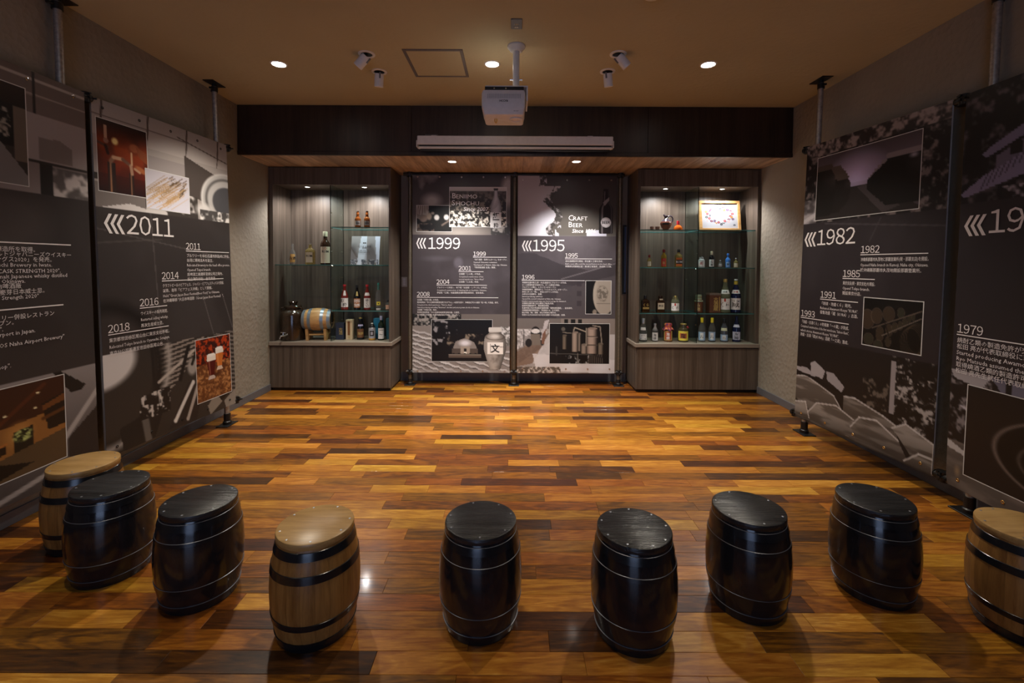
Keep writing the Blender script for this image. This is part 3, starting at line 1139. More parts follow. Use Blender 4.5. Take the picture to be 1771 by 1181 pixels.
# photo of hands peeling potatoes
p = Pic(50, 38, (0.10, 0.095, 0.09), 5)
p.poly([(0, 0), (0.33, 0), (0.36, 0.3), (0.2, 0.55), (0, 0.5)], (0.45, 0.42, 0.40))
for k in range(6):
    p.line(0.03 + k * 0.06, 0.0, 0.06 + k * 0.05, 0.35, 0.012, (0.75, 0.73, 0.72), 0.8)
p.ell(0.2, 0.5, 0.13, 0.16, (0.42, 0.36, 0.33), 1, 0.3).ell(0.36, 0.42, 0.09, 0.17, (0.48, 0.42, 0.38), 1, 0.4)
p.ell(0.57, 0.46, 0.09, 0.13, (0.80, 0.78, 0.77), 1, 0.4).ell(0.84, 0.45, 0.09, 0.13, (0.82, 0.80, 0.79), 1, 0.4)
p.ell(0.46, 0.3, 0.06, 0.07, (0.5, 0.45, 0.42), 1, 0.5).line(0.72, 0.75, 0.95, 0.55, 0.03, (0.4, 0.35, 0.32))
p.foliage((p.Y > 0.68) * (p.X < 0.5), (0.08, 0.07, 0.07), (0.36, 0.31, 0.28), 8)
sh.grid('photo_print', p, px(720.6), py(355), px(781), py(399.5), 0.0006, 0.004)
# photo of the field
p = Pic(84, 60, (0.5, 0.48, 0.47), 6)
p.vgrad(0, 0.12, (0.78, 0.76, 0.77), (0.70, 0.68, 0.68))
p.foliage((p.Y > 0.1).astype(float), (0.14, 0.12, 0.11), (0.50, 0.46, 0.42), 22)
p.foliage((p.Y > 0.6).astype(float), (0.12, 0.10, 0.09), (0.90, 0.87, 0.83), 24, 0.52, 7)
p.put(np.clip((0.45 - p.Y) * 3, 0, 1) * (p.Y > 0.1), (0.30, 0.27, 0.26), 0.7)
sh.grid('photo_print', p, px(777.5), py(323.5), px(875), py(391), 0.0012, 0.005)
# cut-out bottle
p = Pic(28, 100, (0.72, 0.72, 0.75), 7)
m, r = bottle_mask(p, [(0, 0.17), (0.05, 0.17), (0.06, 0.15), (0.20, 0.17), (0.34, 0.36), (0.46, 0.48), (0.97, 0.48), (1.0, 0.44)])
p.m = m
p.mul(0.62 + 0.42 * (1 - r ** 2))
p.rect(0, 0, 1, 0.055, (0.16, 0.15, 0.15))
for k in range(4):
    p.line(0.25 + 0.08 * k, 0.52 - 0.01 * k, 0.6 + 0.07 * k, 0.30 + 0.01 * k, 0.02, (0.42, 0.41, 0.45), 0.8)
p.rect(0, 0.60, 1, 0.975, (0.88, 0.87, 0.88))
sh.grid('bottle_cutout', p, px(847.5), py(325), px(866.5), py(393.5), 0.0019, masked=True)
sh.text('紅', 0.078, px(851.5), py(376.5), INK_BLACK, 'brush_lettering', off=0.0025, bold=0.002)
sh.text('一', 0.078, px(851.5), py(383.5), INK_BLACK, 'brush_lettering', off=0.0025, bold=0.003)
sh.text('粋', 0.060, px(853), py(392), INK_BLACK, 'brush_lettering', off=0.0025, bold=0.001)
sh.text('B', 0.088, px(781), py(342.5), name='photo_title')
sh.text('ENIIMO', 0.066, px(788), py(342.5), name='photo_title', sx=1.12)
sh.text('S', 0.088, px(781), py(354.5), name='photo_title')
sh.text('HOCHU', 0.066, px(788), py(354.5), name='photo_title', sx=1.12)
sh.text('Since 2007', 0.064, px(801), py(364), name='photo_title', shear=0.2, bold=0.0008, sx=1.02)
sh.chevrons(px(720), py(411), 0.122, wd=0.026, gap=0.036)
sh.year('1999', 0.178, px(740), py(429.5), 'title_year')
block(sh, px(818), py(443.5), '1999', 0.39, ['「地下酒蔵・忠孝らんかーん」をオープン。', 'Opened Okinawan restaurant,', '"Nuchigusui" at Makishi, Naha city, Okinawa', '「琉球居酒屋 古酒」開張。'], fs=0.0225, lead=0.0305, first=0.036)
block(sh, px(793), py(468.5), '2001', 0.29, ['古酒蔵「二の蔵」が完成。', 'Completed construction of the', 'second warehouse, "Ni-no Kura"', '古酒蔵「二之蔵」完成。'], fs=0.0225, lead=0.0305, first=0.036)
block(sh, px(755), py(492), '2004', 0.585, ['ブルワリーと併設し、地下蔵「古酒蔵・しずくま」が完成。', 'Completed construction of climbing kiln at Gushiken, Okinawa.', '伊芸區「三蔵」泡盛酒蔵古酒貯藏倉庫落成，登窯落成。'], fs=0.0225, lead=0.0305, first=0.036)
block(sh, px(721), py(513.5), '2008', 0.945, ['古酒蔵「守禮の蔵」が完成。', '経済産業省「中小企業地域資源活用プログラム」の認定を受け、沖縄産紅芋から焼酎「紅一粋」を製造、発売。',
      'Completed the third warehouse, "Third no Kura"', 'Started producing and selling "Beni-issui", the first and sweet potato shochu in Okinawa.', '古酒蔵「守禮之蔵」落成。',
      '取得經濟産業省「中小企業地域資源活用計畫」之認定，', '以沖縄産紅芋製造・販賣沖縄首款紅芋燒酎「紅一粋」。'], fs=0.0225, lead=0.0292, first=0.036, sx=0.9)
# night photo of the hall
p = Pic(92, 64, (0.045, 0.045, 0.05), 8)
p.foliage((p.X < 0.42) * (p.Y < 0.62) * (p.Y > 0.02), (0.04, 0.04, 0.045), (0.55, 0.54, 0.56), 12, 0.62, 8)
p.foliage((p.Y > 0.35) * (p.Y < 0.62) * (np.abs(p.X - 0.55) < 0.3), (0.06, 0.05, 0.05), (0.5, 0.45, 0.4), 14, 0.58, 8)
p.poly([(0.36, 0.66), (0.40, 0.52), (0.55, 0.44), (0.70, 0.54), (0.74, 0.66), (0.74, 0.80), (0.34, 0.80)], (0.52, 0.49, 0.48))
p.ell(0.55, 0.56, 0.13, 0.10, (0.90, 0.89, 0.93), 0.9, 0.7)
p.rect(0.34, 0.68, 0.76, 0.82, (0.32, 0.28, 0.26))
p.rect(0.48, 0.64, 0.63, 0.82, (0.62, 0.57, 0.53)).rect(0.53, 0.68, 0.58, 0.82, (0.12, 0.11, 0.11)).rect(0.535, 0.76, 0.575, 0.82, (0.92, 0.9, 0.86))
p.rect(0.28, 0.83, 0.82, 0.91, (0.36, 0.31, 0.28)).rect(0.28, 0.83, 0.82, 0.845, (0.58, 0.54, 0.5))
for k in range(5):
    p.rect(0.35 + k * 0.09, 0.80, 0.38 + k * 0.09, 0.825, (0.08, 0.08, 0.08))
sh.grid('photo_print', p, px(746.5), py(552), px(851.5), py(624.5), 0.0006, 0.004)
# cut-out pot
p = Pic(48, 90, (0.64, 0.61, 0.59), 9)
m, r = bottle_mask(p, [(0, 0.22), (0.02, 0.27), (0.10, 0.28), (0.125, 0.24), (0.15, 0.28), (0.20, 0.42), (0.36, 0.485), (0.52, 0.485), (0.75, 0.36), (0.98, 0.23), (1, 0.2)])
p.m = m
p.mul(0.55 + 0.5 * (1 - (r + 0.25) ** 2 * 0.7))
p.rect(0.2, 0, 0.8, 0.11, (0.80, 0.78, 0.77))
p.ell(0.5, 0.22, 0.25, 0.06, (0.86, 0.84, 0.83), 0.8, 0.6)
p.put(m * (p.Y > 0.64) * np.clip((p.noise(6, 8) - 0.4) * 3, 0, 1), (0.36, 0.33, 0.31), 0.8)
p.ring(0.5, 0.22, 0.40, 0.08, 0.2, (0.25, 0.22, 0.2), 0.6)
p.rect(0.17, 0.36, 0.86, 0.63, (0.93, 0.91, 0.90)).rect(0.30, 0.39, 0.31, 0.6, (0.4, 0.38, 0.38)).rect(0.72, 0.39, 0.73, 0.6, (0.4, 0.38, 0.38))
sh.grid('pot_cutout', p, px(837), py(565), px(876), py(638.5), 0.0014, masked=True)
sh.text('文', 0.105, px(849), py(607.5), INK_BLACK, 'brush_lettering', off=0.0026, bold=0.002)
sh.text('泡盛古酒', 0.02, px(865), py(600), INK_BLACK, 'pot_script', off=0.0026, sx=0.55, res=1)
sh.eyelets(True, True, 5, CHROME, 0.06, 0.02)
sh.backing()

# ---------------------------------------------------------------- banner 1995
sh = banner('grey banner headed 1995 with a beer bottle, right of the centre post', (0.047, 5.28, 2.44), (1.185, 5.28, 2.44), (0.047, 5.28, 0.15), 2, 0.0026)
px = lambda x: (x - 895.6) / 149.0
p = Pic(150, 300, (0.40, 0.385, 0.375), 13)
p.vgrad(0, 0.3, (0.24, 0.215, 0.21), (0.35, 0.33, 0.31))
edge = 0.27 + 0.16 * p.noise(3, 14, 4) + 0.05 * np.sin(p.Y * 40)
edge = np.where(p.Y < 0.055, 0.22 + 0.06 * p.noise(4, 30), edge + 0.05 * np.clip((p.Y - 0.1) * 8, 0, 1))
p.put((p.X < edge) * (p.Y < 0.302), (0.66, 0.63, 0.65))
p.put((p.X < edge) * (p.Y < 0.302) * np.clip((p.Y - 0.05) * 6, 0, 1) * np.clip(p.X * 4, 0, 1), (0.90, 0.90, 0.96), 0.85)
p.put(((p.X > 0.38) & (p.X < 0.44)) * (p.Y > 0.25) * (p.Y < 0.302) * (p.noise(30, 60) > 0.5), (0.85, 0.85, 0.9), 0.8)
p.foliage((p.X > edge - 0.03) * (p.X < edge + 0.04) * (p.Y < 0.3), (0.25, 0.23, 0.22), (0.72, 0.7, 0.72), 34)
p.rect(0.70, 0.275, 0.9, 0.302, (0.78, 0.78, 0.84))
zone = ((p.Y > 0.304) & (p.Y < 0.72)).astype(float)
p.put(zone, (0.28, 0.255, 0.27))
p.put(zone * np.clip((p.noise(4, 9, 4) - 0.48) * 4, 0, 1), (0.36, 0.335, 0.36), 0.7)
hill = 0.42 - 0.04 * np.sin(p.X * 5 + 1.2) + 0.02 * p.noise(8, 4)
p.put(zone * (p.Y > hill), (0.215, 0.195, 0.21), 0.75)
p.poly([(0.40, 0.575), (1.0, 0.50), (1.0, 0.72), (0.40, 0.72)], (0.32, 0.295, 0.31), 0.7)
for k in range(3):
    p.rect(0.61, 0.53 + 0.05 * k, 0.655, 0.555 + 0.05 * k, (0.22, 0.2, 0.22), 0.8)
    p.rect(0.45, 0.55 + 0.05 * k, 0.55, 0.585 + 0.05 * k, (0.28, 0.26, 0.28), 0.6)
p.line(0.45, 0.52, 1.0, 0.44, 0.008, (0.5, 0.48, 0.5), 0.6)
low = (p.Y >= 0.72).astype(float)
p.put(low, (0.60, 0.57, 0.56))
p.put(low * (p.Y < 0.775), (0.42, 0.39, 0.38))
p.rect(0.45, 0.72, 1, 0.80, (0.50, 0.46, 0.44))
for k in range(3):
    p.rect(0.48 + k * 0.07, 0.722, 0.52 + k * 0.07, 0.755, (0.1, 0.1, 0.1))
p.foliage(low * (p.Y > 0.775) * (p.Y < 0.93) * (p.X < 0.3), (0.5, 0.48, 0.48), (0.82, 0.80, 0.81), 40, 0.5, 3)
p.poly([(0.0, 0.89), (0.32, 0.80), (0.16, 0.95), (0.0, 0.965)], (0.46, 0.36, 0.30), 0.75)
p.poly([(0.0, 0.88), (0.34, 0.79), (0.34, 0.84), (0.02, 0.95)], (0.40, 0.33, 0.29), 0.6)
p.poly([(0.32, 0.80), (1, 0.80), (1, 0.98), (0.16, 0.95)], (0.74, 0.72, 0.73), 0.8)
p.poly([(0.16, 0.90), (1, 0.93), (1, 1), (0.2, 0.985)], (0.80, 0.78, 0.79), 0.9)
p.foliage(low * (p.Y > 0.965) * (p.X < 0.45), (0.35, 0.31, 0.28), (0.78, 0.74, 0.71), 40)
p.ell(0.19, 0.795, 0.05, 0.035, (0.10, 0.09, 0.09)).ell(0.19, 0.785, 0.045, 0.012, (0.82, 0.8, 0.8)).rect(0.14, 0.80, 0.245, 0.855, (0.45, 0.41, 0.38))
p.ell(0.12, 0.845, 0.035, 0.022, (0.12, 0.11, 0.11)).line(0.07, 0.78, 0.07, 0.86, 0.006, (0.2, 0.19, 0.19)).line(0.25, 0.80, 0.26, 0.85, 0.02, (0.16, 0.15, 0.15))
p.poly([(0.28, 0.735), (0.33, 0.725), (0.27, 0.83), (0.24, 0.83)], (0.70, 0.67, 0.68)).poly([(0.26, 0.80), (0.30, 0.77), (0.28, 0.85), (0.25, 0.85)], (0.45, 0.32, 0.26))
sh.grid('banner_sheet', p, 0, 0, sh.W, sh.H, 0.0)
p = Pic(34, 112, (0.13, 0.11, 0.115), 14)
m, r = bottle_mask(p, [(0, 0.17), (0.04, 0.20), (0.06, 0.17), (0.22, 0.21), (0.32, 0.24), (0.40, 0.42), (0.46, 0.48), (0.97, 0.48), (1, 0.42)])
p.m = m
p.put(np.clip(1 - np.abs(r + 0.55) * 5, 0, 1) * (p.Y > 0.05), (0.70, 0.67, 0.69), 0.7)
p.put(np.clip(1 - np.abs(r - 0.8) * 6, 0, 1), (0.45, 0.43, 0.45), 0.6)
p.poly([(0.28, 0.30), (0.72, 0.18), (0.70, 0.26), (0.40, 0.38)], (0.55, 0.52, 0.53))
p.ell(0.5, 0.745, 0.36, 0.115, (0.86, 0.84, 0.86), 1, 0.06).ring(0.5, 0.745, 0.30, 0.095, 0.06, (0.4, 0.38, 0.4), 0.7)
sh.grid('bottle_cutout', p, px(1035.5), py(325.5), px(1059.5), py(402), 0.0012, masked=True)
sh.text('BEER', 0.046, px(1040.5), py(385), INK_BLACK, 'bottle_lettering', off=0.0022, bold=0.001, sx=0.95)
sh.text('C', 0.088, px(982.5), py(379.5), name='photo_title')
sh.text('RAFT', 0.066, px(990.5), py(379.5), name='photo_title', sx=1.1)
sh.text('B', 0.088, px(982.5), py(391), name='photo_title')
sh.text('EER', 0.066, px(990), py(391), name='photo_title', sx=1.1)
sh.text('Since 1996.', 0.062, px(989), py(400.5), name='photo_title', shear=0.2, bold=0.0008)
sh.chevrons(px(903), py(414.5), 0.122, wd=0.026, gap=0.036)
sh.year('1995', 0.178, px(921), py(432.5), 'title_year')
block(sh, px(977.5), py(445.5), '1995', 0.545, ['自社酒類販売を開始。新社屋と工場を完成。', 'Built a new office and the second factory at the head office.', '販賣總公司新辦公室・第2號工場落成，完成第二工場。'], fs=0.0225, lead=0.0305, first=0.036)
block(sh, px(903), py(483.2), '1996', 0.73, ['沖縄県名護市東江(現・久志)酒造元にブルワリーが完成。', 'ビール製造免許を取得され、ビール醸造を開始。', 'ブルワリーの隣に、レストランがオープン。', '沖縄県那覇市、国際通りに「ヘリオスパブ」がオープン。',
      '本社にあった「梅」、本社にはワインが完成。', '大京丘を古酒樽を、販賣。', 'Started producing craft beer.', 'Opened the second restaurant at Naha city, Okinawa.', 'Installed custom-made large-size barrel storage for Awamori.',
      '沖縄縣名護市東江設立釀造工場(現)完成。', '取得啤酒釀造許可，開始釀造啤酒。', '名護市東江地方啤酒廠旁餐廳開幕「國際通啤酒館」，並設酒吧。', '沖縄縣那覇市國際通之「啤酒館PUB」正式開張。',
      '總公司設「梅」酒廠，總公司新辦公樓完成。', '完成300公升AWAMORI大型古酒甕PUB泡盛儲藏，販賣。'], fs=0.0225, lead=0.0268, first=0.034, sx=0.92)
p = Pic(40, 52, (0.07, 0.07, 0.075), 15)
p.ell(0.72, 0.42, 0.44, 0.62, (0.60, 0.56, 0.52), 1, 0.05)
p.put(p.ellm(0.66, 0.38, 0.25, 0.28, 0.3) * (p.noise(14, 18, 2) > 0.5), (0.36, 0.33, 0.30), 0.8)
p.ring(0.66, 0.38, 0.2, 0.22, 0.1, (0.42, 0.38, 0.34), 0.7)
p.rect(0.42, 0.68, 0.98, 0.69, (0.36, 0.33, 0.3), 0.8)
p.put(p.ellm(0.72, 0.42, 0.44, 0.62, 0.05) * np.clip((0.5 - p.X) * 3, 0, 1), (0.82, 0.78, 0.72), 0.6)
p.ell(0.36, 0.94, 0.09, 0.09, (0.52, 0.48, 0.44), 1, 0.2)
sh.grid('photo_print', p, px(1014), py(483.5), px(1057.5), py(540.5), 0.0006, 0.005)
p = Pic(96, 66, (0.055, 0.055, 0.06), 16)


def tank(x0, x1, y0, y1, c=(0.52, 0.46, 0.42), dome=0.03):
    w_ = x1 - x0
    msk = ((p.X > x0) & (p.X < x1) & (p.Y > y0) & (p.Y < y1)).astype(float)
    r_ = (p.X - (x0 + x1) / 2) / (w_ / 2)
    sh_ = np.clip(0.45 + 0.75 * (1 - (r_ + 0.25) ** 2), 0.15, 1.15)
    p.a = np.where((msk > 0)[..., None], np.array(c) * sh_[..., None], p.a)
    p.ell((x0 + x1) / 2, y0, w_ / 2, dome, tuple(k * 0.95 for k in c), 1, 0.1)


tank(0.22, 0.29, 0.30, 0.63, (0.36, 0.32, 0.28))
tank(0.38, 0.48, 0.22, 0.70)
tank(0.48, 0.52, 0.25, 0.68, (0.42, 0.38, 0.35))
tank(0.53, 0.63, 0.52, 0.74, (0.46, 0.41, 0.37))
tank(0.63, 0.80, 0.12, 0.75, (0.55, 0.48, 0.44))
tank(0.81, 0.90, 0.50, 0.76, (0.38, 0.34, 0.3))
for yy in (0.32, 0.53):
    p.line(0.63, yy, 0.80, yy, 0.008, (0.25, 0.22, 0.2))
    p.line(0.63, yy + 0.015, 0.80, yy + 0.015, 0.005, (0.7, 0.64, 0.6))
p.line(0.40, 0.18, 0.42, 0.10, 0.012, (0.6, 0.55, 0.5)).line(0.42, 0.10, 0.60, 0.20, 0.012, (0.6, 0.55, 0.5)).line(0.72, 0.05, 0.84, 0.08, 0.012, (0.55, 0.5, 0.46))
p.line(0.84, 0.08, 0.87, 0.48, 0.012, (0.5, 0.46, 0.42)).line(0.61, 0.12, 0.61, 0.55, 0.01, (0.62, 0.58, 0.53)).line(0.22, 0.22, 0.36, 0.24, 0.008, (0.5, 0.46, 0.42))
p.ell(0.23, 0.14, 0.04, 0.06, (0.34, 0.32, 0.3), 1, 0.3)
p.foliage((p.Y > 0.76) * (p.X > 0.2) * (p.X < 0.66), (0.04, 0.04, 0.045), (0.58, 0.57, 0.57), 18, 0.6, 8)
for k in range(8):
    p.line(0.66 + k * 0.03, 0.76, 0.66 + k * 0.032, 0.98, 0.006, (0.40, 0.36, 0.33), 0.8)
p.line(0.0, 0.74, 0.7, 0.77, 0.008, (0.30, 0.29, 0.28)).line(0.47, 0.74, 0.47, 1, 0.008, (0.42, 0.4, 0.38)).line(0.12, 0.58, 0.12, 0.78, 0.014, (0.25, 0.24, 0.23))
sh.grid('photo_print', p, px(952), py(558), px(1055.5), py(627.5), 0.0006, 0.005)
sh.eyelets(True, True, 5, CHROME, 0.06, 0.05)
sh.backing()

# ---------------------------------------------------------------- banner 2011 (left wall, far)
LB1 = ((-2.64, 2.865, 2.45), (-2.53, 4.03, 2.45), (-2.58, 2.865, 0.165))
sh = banner('dark banner headed 2011 with beer tap, wheat and beer glass photos', *LB1, 3)
p = Pic(170, 330, (0.5, 0.48, 0.48), 21)
top = (p.Y < 0.30).astype(float)
p.put(top, (0.66, 0.63, 0.62))
p.vgrad(0, 0.10, (0.60, 0.57, 0.56), (0.72, 0.69, 0.68))
for x0 in (0.05, 0.33, 0.62, 0.9):
    p.line(x0 + 0.01, 0.0, x0, 0.07, 0.008, (0.25, 0.2, 0.18), 0.9)
    p.line(x0, 0.07, x0 - 0.01, 0.10, 0.006, (0.3, 0.26, 0.24), 0.8)
p.line(0.0, 0.045, 0.62, 0.045, 0.004, (0.35, 0.31, 0.3), 0.8).line(0.55, 0.035, 1.0, 0.075, 0.005, (0.3, 0.25, 0.23), 0.9)
p.rect(0.33, 0.12, 0.62, 0.20, (0.60, 0.57, 0.57)).rect(0.0, 0.205, 1, 0.225, (0.16, 0.14, 0.13), 0.9)
p.poly([(0.60, 0.09), (1.0, 0.15), (1.0, 0.26), (0.60, 0.22)], (0.30, 0.27, 0.26))
p.rect(0.0, 0.23, 0.6, 0.30, (0.48, 0.45, 0.44)).poly([(0.03, 0.30), (0.2, 0.28), (0.4, 0.30)], (0.82, 0.80, 0.80))
p.foliage((p.Y > 0.225) * (p.Y < 0.30) * (p.X > 0.3) * (p.X < 0.7), (0.25, 0.23, 0.22), (0.85, 0.83, 0.83), 14, 0.5, 7)
p.put(p.ellm(0.98, 0.22, 0.26, 0.105, 0.1) * top, (0.72, 0.71, 0.71))
p.ring(0.98, 0.22, 0.2, 0.08, 0.10, (0.35, 0.34, 0.34)).put(p.ellm(0.98, 0.225, 0.15, 0.06, 0.1) * top, (0.30, 0.30, 0.32))
p.ring(0.98, 0.22, 0.24, 0.10, 0.06, (0.88, 0.87, 0.87), 0.8).ell(0.76, 0.265, 0.10, 0.03, (0.86, 0.85, 0.85), 0.9, 0.5)
p.foliage((p.Y > 0.265) * (p.Y < 0.30) * (p.X > 0.72), (0.3, 0.29, 0.29), (0.92, 0.91, 0.91), 18, 0.5, 7)
dark = ((p.Y > 0.299) & (p.Y < 0.7135)).astype(float)
p.put(dark, (0.21, 0.19, 0.19))
p.put(dark * np.clip((p.noise(4, 7, 3) - 0.5) * 4, 0, 1), (0.255, 0.235, 0.235), 0.7)
p.put(dark * ((np.abs(p.X - 0.3 - p.Y * 0.1) < 0.004) | (np.abs(p.Y - 0.36 - p.X * 0.08) < 0.002)), (0.36, 0.34, 0.34), 0.7)
p.line(0.72, 0.58, 0.80, 0.71, 0.006, (0.42, 0.40, 0.40), 0.7).line(0.90, 0.57, 0.99, 0.70, 0.006, (0.42, 0.40, 0.40), 0.7)
p.line(0.30, 0.60, 0.42, 0.71, 0.01, (0.34, 0.32, 0.31), 0.7).line(0.0, 0.40, 0.4, 0.38, 0.006, (0.34, 0.32, 0.31), 0.6)
low = (p.Y >= 0.7135).astype(float)
p.put(low, (0.20, 0.18, 0.17))
# ribbed plates, curved pipe, valves and machine body
rib = (np.sin((p.Y * 1.0 + p.X * 0.07) * 2 * math.pi * 68) > 0.1).astype(float)
p.put(low * rib * p.polym([(0.33, 0.72), (0.74, 0.7), (0.60, 0.79), (0.35, 0.90)]), (0.62, 0.58, 0.55), 0.85)
rib2 = (np.sin((p.Y - p.X * 0.12) * 2 * math.pi * 62) > 0.2).astype(float)
p.put(low * rib2 * p.polym([(0.74, 0.72), (1.0, 0.7), (1.0, 0.98), (0.72, 0.86), (0.6, 0.80)]), (0.50, 0.47, 0.45), 0.8)
p.put(low * p.ellm(-0.02, 0.73, 0.24, 0.09, 0.2), (0.82, 0.80, 0.80))
p.ring(0.02, 0.78, 0.33, 0.20, 0.17, (0.10, 0.09, 0.09), 1.0)
p.put(low * np.clip(1 - np.abs(np.sqrt(((p.X - 0.0) / 0.42) ** 2 + ((p.Y - 0.76) / 0.22) ** 2) - 1) / 0.09, 0, 1), (0.66, 0.63, 0.61), 0.95)
p.line(0.34, 0.83, 0.62, 0.755, 0.012, (0.72, 0.68, 0.65)).line(0.30, 0.72, 0.31, 0.83, 0.012, (0.12, 0.11, 0.11))
p.ell(0.60, 0.81, 0.05, 0.035, (0.62, 0.59, 0.57), 1, 0.4).poly([(0.66, 0.79), (0.76, 0.79), (0.93, 0.95), (0.82, 0.97)], (0.09, 0.08, 0.08))
p.line(0.57, 0.74, 0.50, 0.84, 0.02, (0.10, 0.09, 0.09)).line(0.66, 0.73, 0.60, 0.80, 0.016, (0.12, 0.11, 0.1))
p.poly([(0.08, 0.93), (0.38, 0.90), (0.30, 1.0), (0.10, 1.0)], (0.13, 0.12, 0.12)).line(0.24, 0.93, 0.26, 1.0, 0.03, (0.5, 0.47, 0.45), 0.7)
p.foliage(low * p.polym([(0.22, 0.86), (0.42, 0.85), (0.42, 0.93), (0.2, 0.93)]), (0.12, 0.11, 0.11), (0.78, 0.75, 0.73), 26, 0.55, 8)
p.poly([(0.40, 0.99), (0.56, 0.86), (0.70, 0.86), (0.62, 1.0)], (0.16, 0.14, 0.14)).line(0.45, 0.97, 0.60, 0.865, 0.02, (0.82, 0.80, 0.79)).line(0.55, 0.98, 0.64, 0.88, 0.02, (0.66, 0.62, 0.6))
p.poly([(0.72, 0.965), (0.80, 0.93), (0.86, 0.97), (0.74, 1.0)], (0.52, 0.48, 0.44)).poly([(0.88, 0.97), (1.0, 0.94), (1.0, 1.0), (0.9, 1.0)], (0.55, 0.52, 0.49))
sh.grid('banner_sheet', p, 0, 0, sh.W, sh.H, 0.0)
# beer tap photo
p = Pic(72, 90, (0.30, 0.10, 0.03), 22)
p.vgrad(0, 0.35, (0.10, 0.02, 0.015), (0.58, 0.22, 0.04)).vgrad(0.35, 0.75, (0.62, 0.25, 0.05), (0.40, 0.10, 0.03)).vgrad(0.75, 1.0, (0.30, 0.06, 0.03), (0.12, 0.03, 0.05))
p.put(np.clip((p.noise(4, 4, 2) - 0.4) * 3, 0, 1), (0.20, 0.06, 0.02), 0.5)
p.ell(0.34, 0.27, 0.08, 0.065, (1.0, 0.92, 0.62), 1, 0.5)
p.rect(0.14, 0.08, 0.19, 0.27, (0.75, 0.6, 0.5)).ell(0.17, 0.29, 0.05, 0.04, (0.6, 0.45, 0.38)).line(0.0, 0.33, 0.2, 0.37, 0.03, (0.35, 0.22, 0.18)).line(0.16, 0.36, 0.2, 0.46, 0.035, (0.18, 0.07, 0.05))
for x0, x1, y0 in ((0.18, 0.34, 0.58), (0.60, 0.70, 0.68)):
    r_ = (p.X - (x0 + x1) / 2) / ((x1 - x0) / 2)
    m_ = (np.abs(r_) < 1) * (p.Y > y0)
    p.put(m_, (0.16, 0.09, 0.08))
    p.put(m_ * np.clip(1 - np.abs(r_ + 0.25) * 3, 0, 1), (0.85, 0.62, 0.45), 0.8)
p.line(0.25, 0.56, 0.30, 0.50, 0.05, (0.55, 0.40, 0.32)).line(0.30, 0.50, 0.48, 0.50, 0.04, (0.80, 0.64, 0.52)).line(0.48, 0.50, 0.64, 0.57, 0.04, (0.45, 0.30, 0.24)).line(0.64, 0.57, 0.66, 0.68, 0.04, (0.7, 0.54, 0.44))
p.ell(0.72, 0.30, 0.12, 0.075, (0.62, 0.34, 0.20), 1, 0.35).poly([(0.75, 0.26), (1.0, 0.34), (1.0, 0.50), (0.82, 0.42)], (0.55, 0.28, 0.15)).line(0.66, 0.38, 0.66, 0.55, 0.02, (0.85, 0.7, 0.55))
p.ell(0.85, 0.60, 0.16, 0.05, (0.66, 0.38, 0.22), 1, 0.4, 0.3).line(0.72, 0.60, 0.82, 0.64, 0.03, (0.72, 0.56, 0.45))
sh.grid('photo_print', p, 0.026, 0.12, 0.376, 0.580, 0.0006, 0.005)
# wheat photo
p = Pic(64, 50, (0.80, 0.79, 0.84), 23)
p.vgrad(0, 1, (0.72, 0.70, 0.74), (0.86, 0.86, 0.92))
for k in range(60):
    a, b = p.rs.rand(), p.rs.rand()
    x1, y1 = 0.42 + a * 0.55, 0.05 + b * 0.5 + 0.12 * a
    p.line(x1 - 0.42 - 0.1 * p.rs.rand(), y1 + 0.32 + 0.16 * p.rs.rand(), x1, y1, 0.005 + 0.006 * p.rs.rand(), (0.55 + 0.3 * b, 0.44 + 0.25 * b, 0.30 + 0.2 * b), 0.75)
for k in range(18):
    a, b = p.rs.rand(), p.rs.rand()
    p.line(0.5 + a * 0.4, 0.1 + b * 0.5, 0.6 + a * 0.4, 0.02 + b * 0.45, 0.012, (0.30, 0.22, 0.13), 0.8)
sh.grid('photo_print', p, 0.358, 0.374, 0.735, 0.651, 0.0012, 0.004)
# two beer glasses
p = Pic(60, 84, (0.48, 0.26, 0.12), 24)
p.foliage((p.Y < 0.42).astype(float), (0.20, 0.05, 0.03), (0.72, 0.25, 0.08), 16, 0.5, 5)
p.foliage((p.Y >= 0.42).astype(float), (0.42, 0.24, 0.12), (0.74, 0.52, 0.32), 18, 0.5, 4)
p.put(np.clip((p.noise(3, 6) - 0.45) * 4, 0, 1) * (p.Y > 0.4), (0.33, 0.17, 0.08), 0.6)


def beerglass(cx, y0, y1, hw, beer):
    yy = (p.Y - y0) / (y1 - y0)
    hw_ = hw * np.interp(yy, [0, 0.2, 0.45, 0.82, 0.86, 0.95, 1.0], [1.0, 1.08, 0.95, 0.62, 0.58, 0.8, 0.85])
    m_ = (np.abs(p.X - cx) < hw_) * (yy > 0) * (yy < 1)
    r_ = (p.X - cx) / np.maximum(hw_, 1e-3)
    p.put(m_, beer)
    p.put(m_ * np.clip(1 - np.abs(r_ + 0.5) * 4, 0, 1), (0.95, 0.75, 0.6), 0.45)
    p.put(m_ * (yy < 0.26), (0.93, 0.90, 0.86))
    p.ell(cx, y0 + 0.012, hw, 0.025, (0.97, 0.95, 0.93))
    p.put(m_ * (yy > 0.85), (0.85, 0.80, 0.76), 0.85)


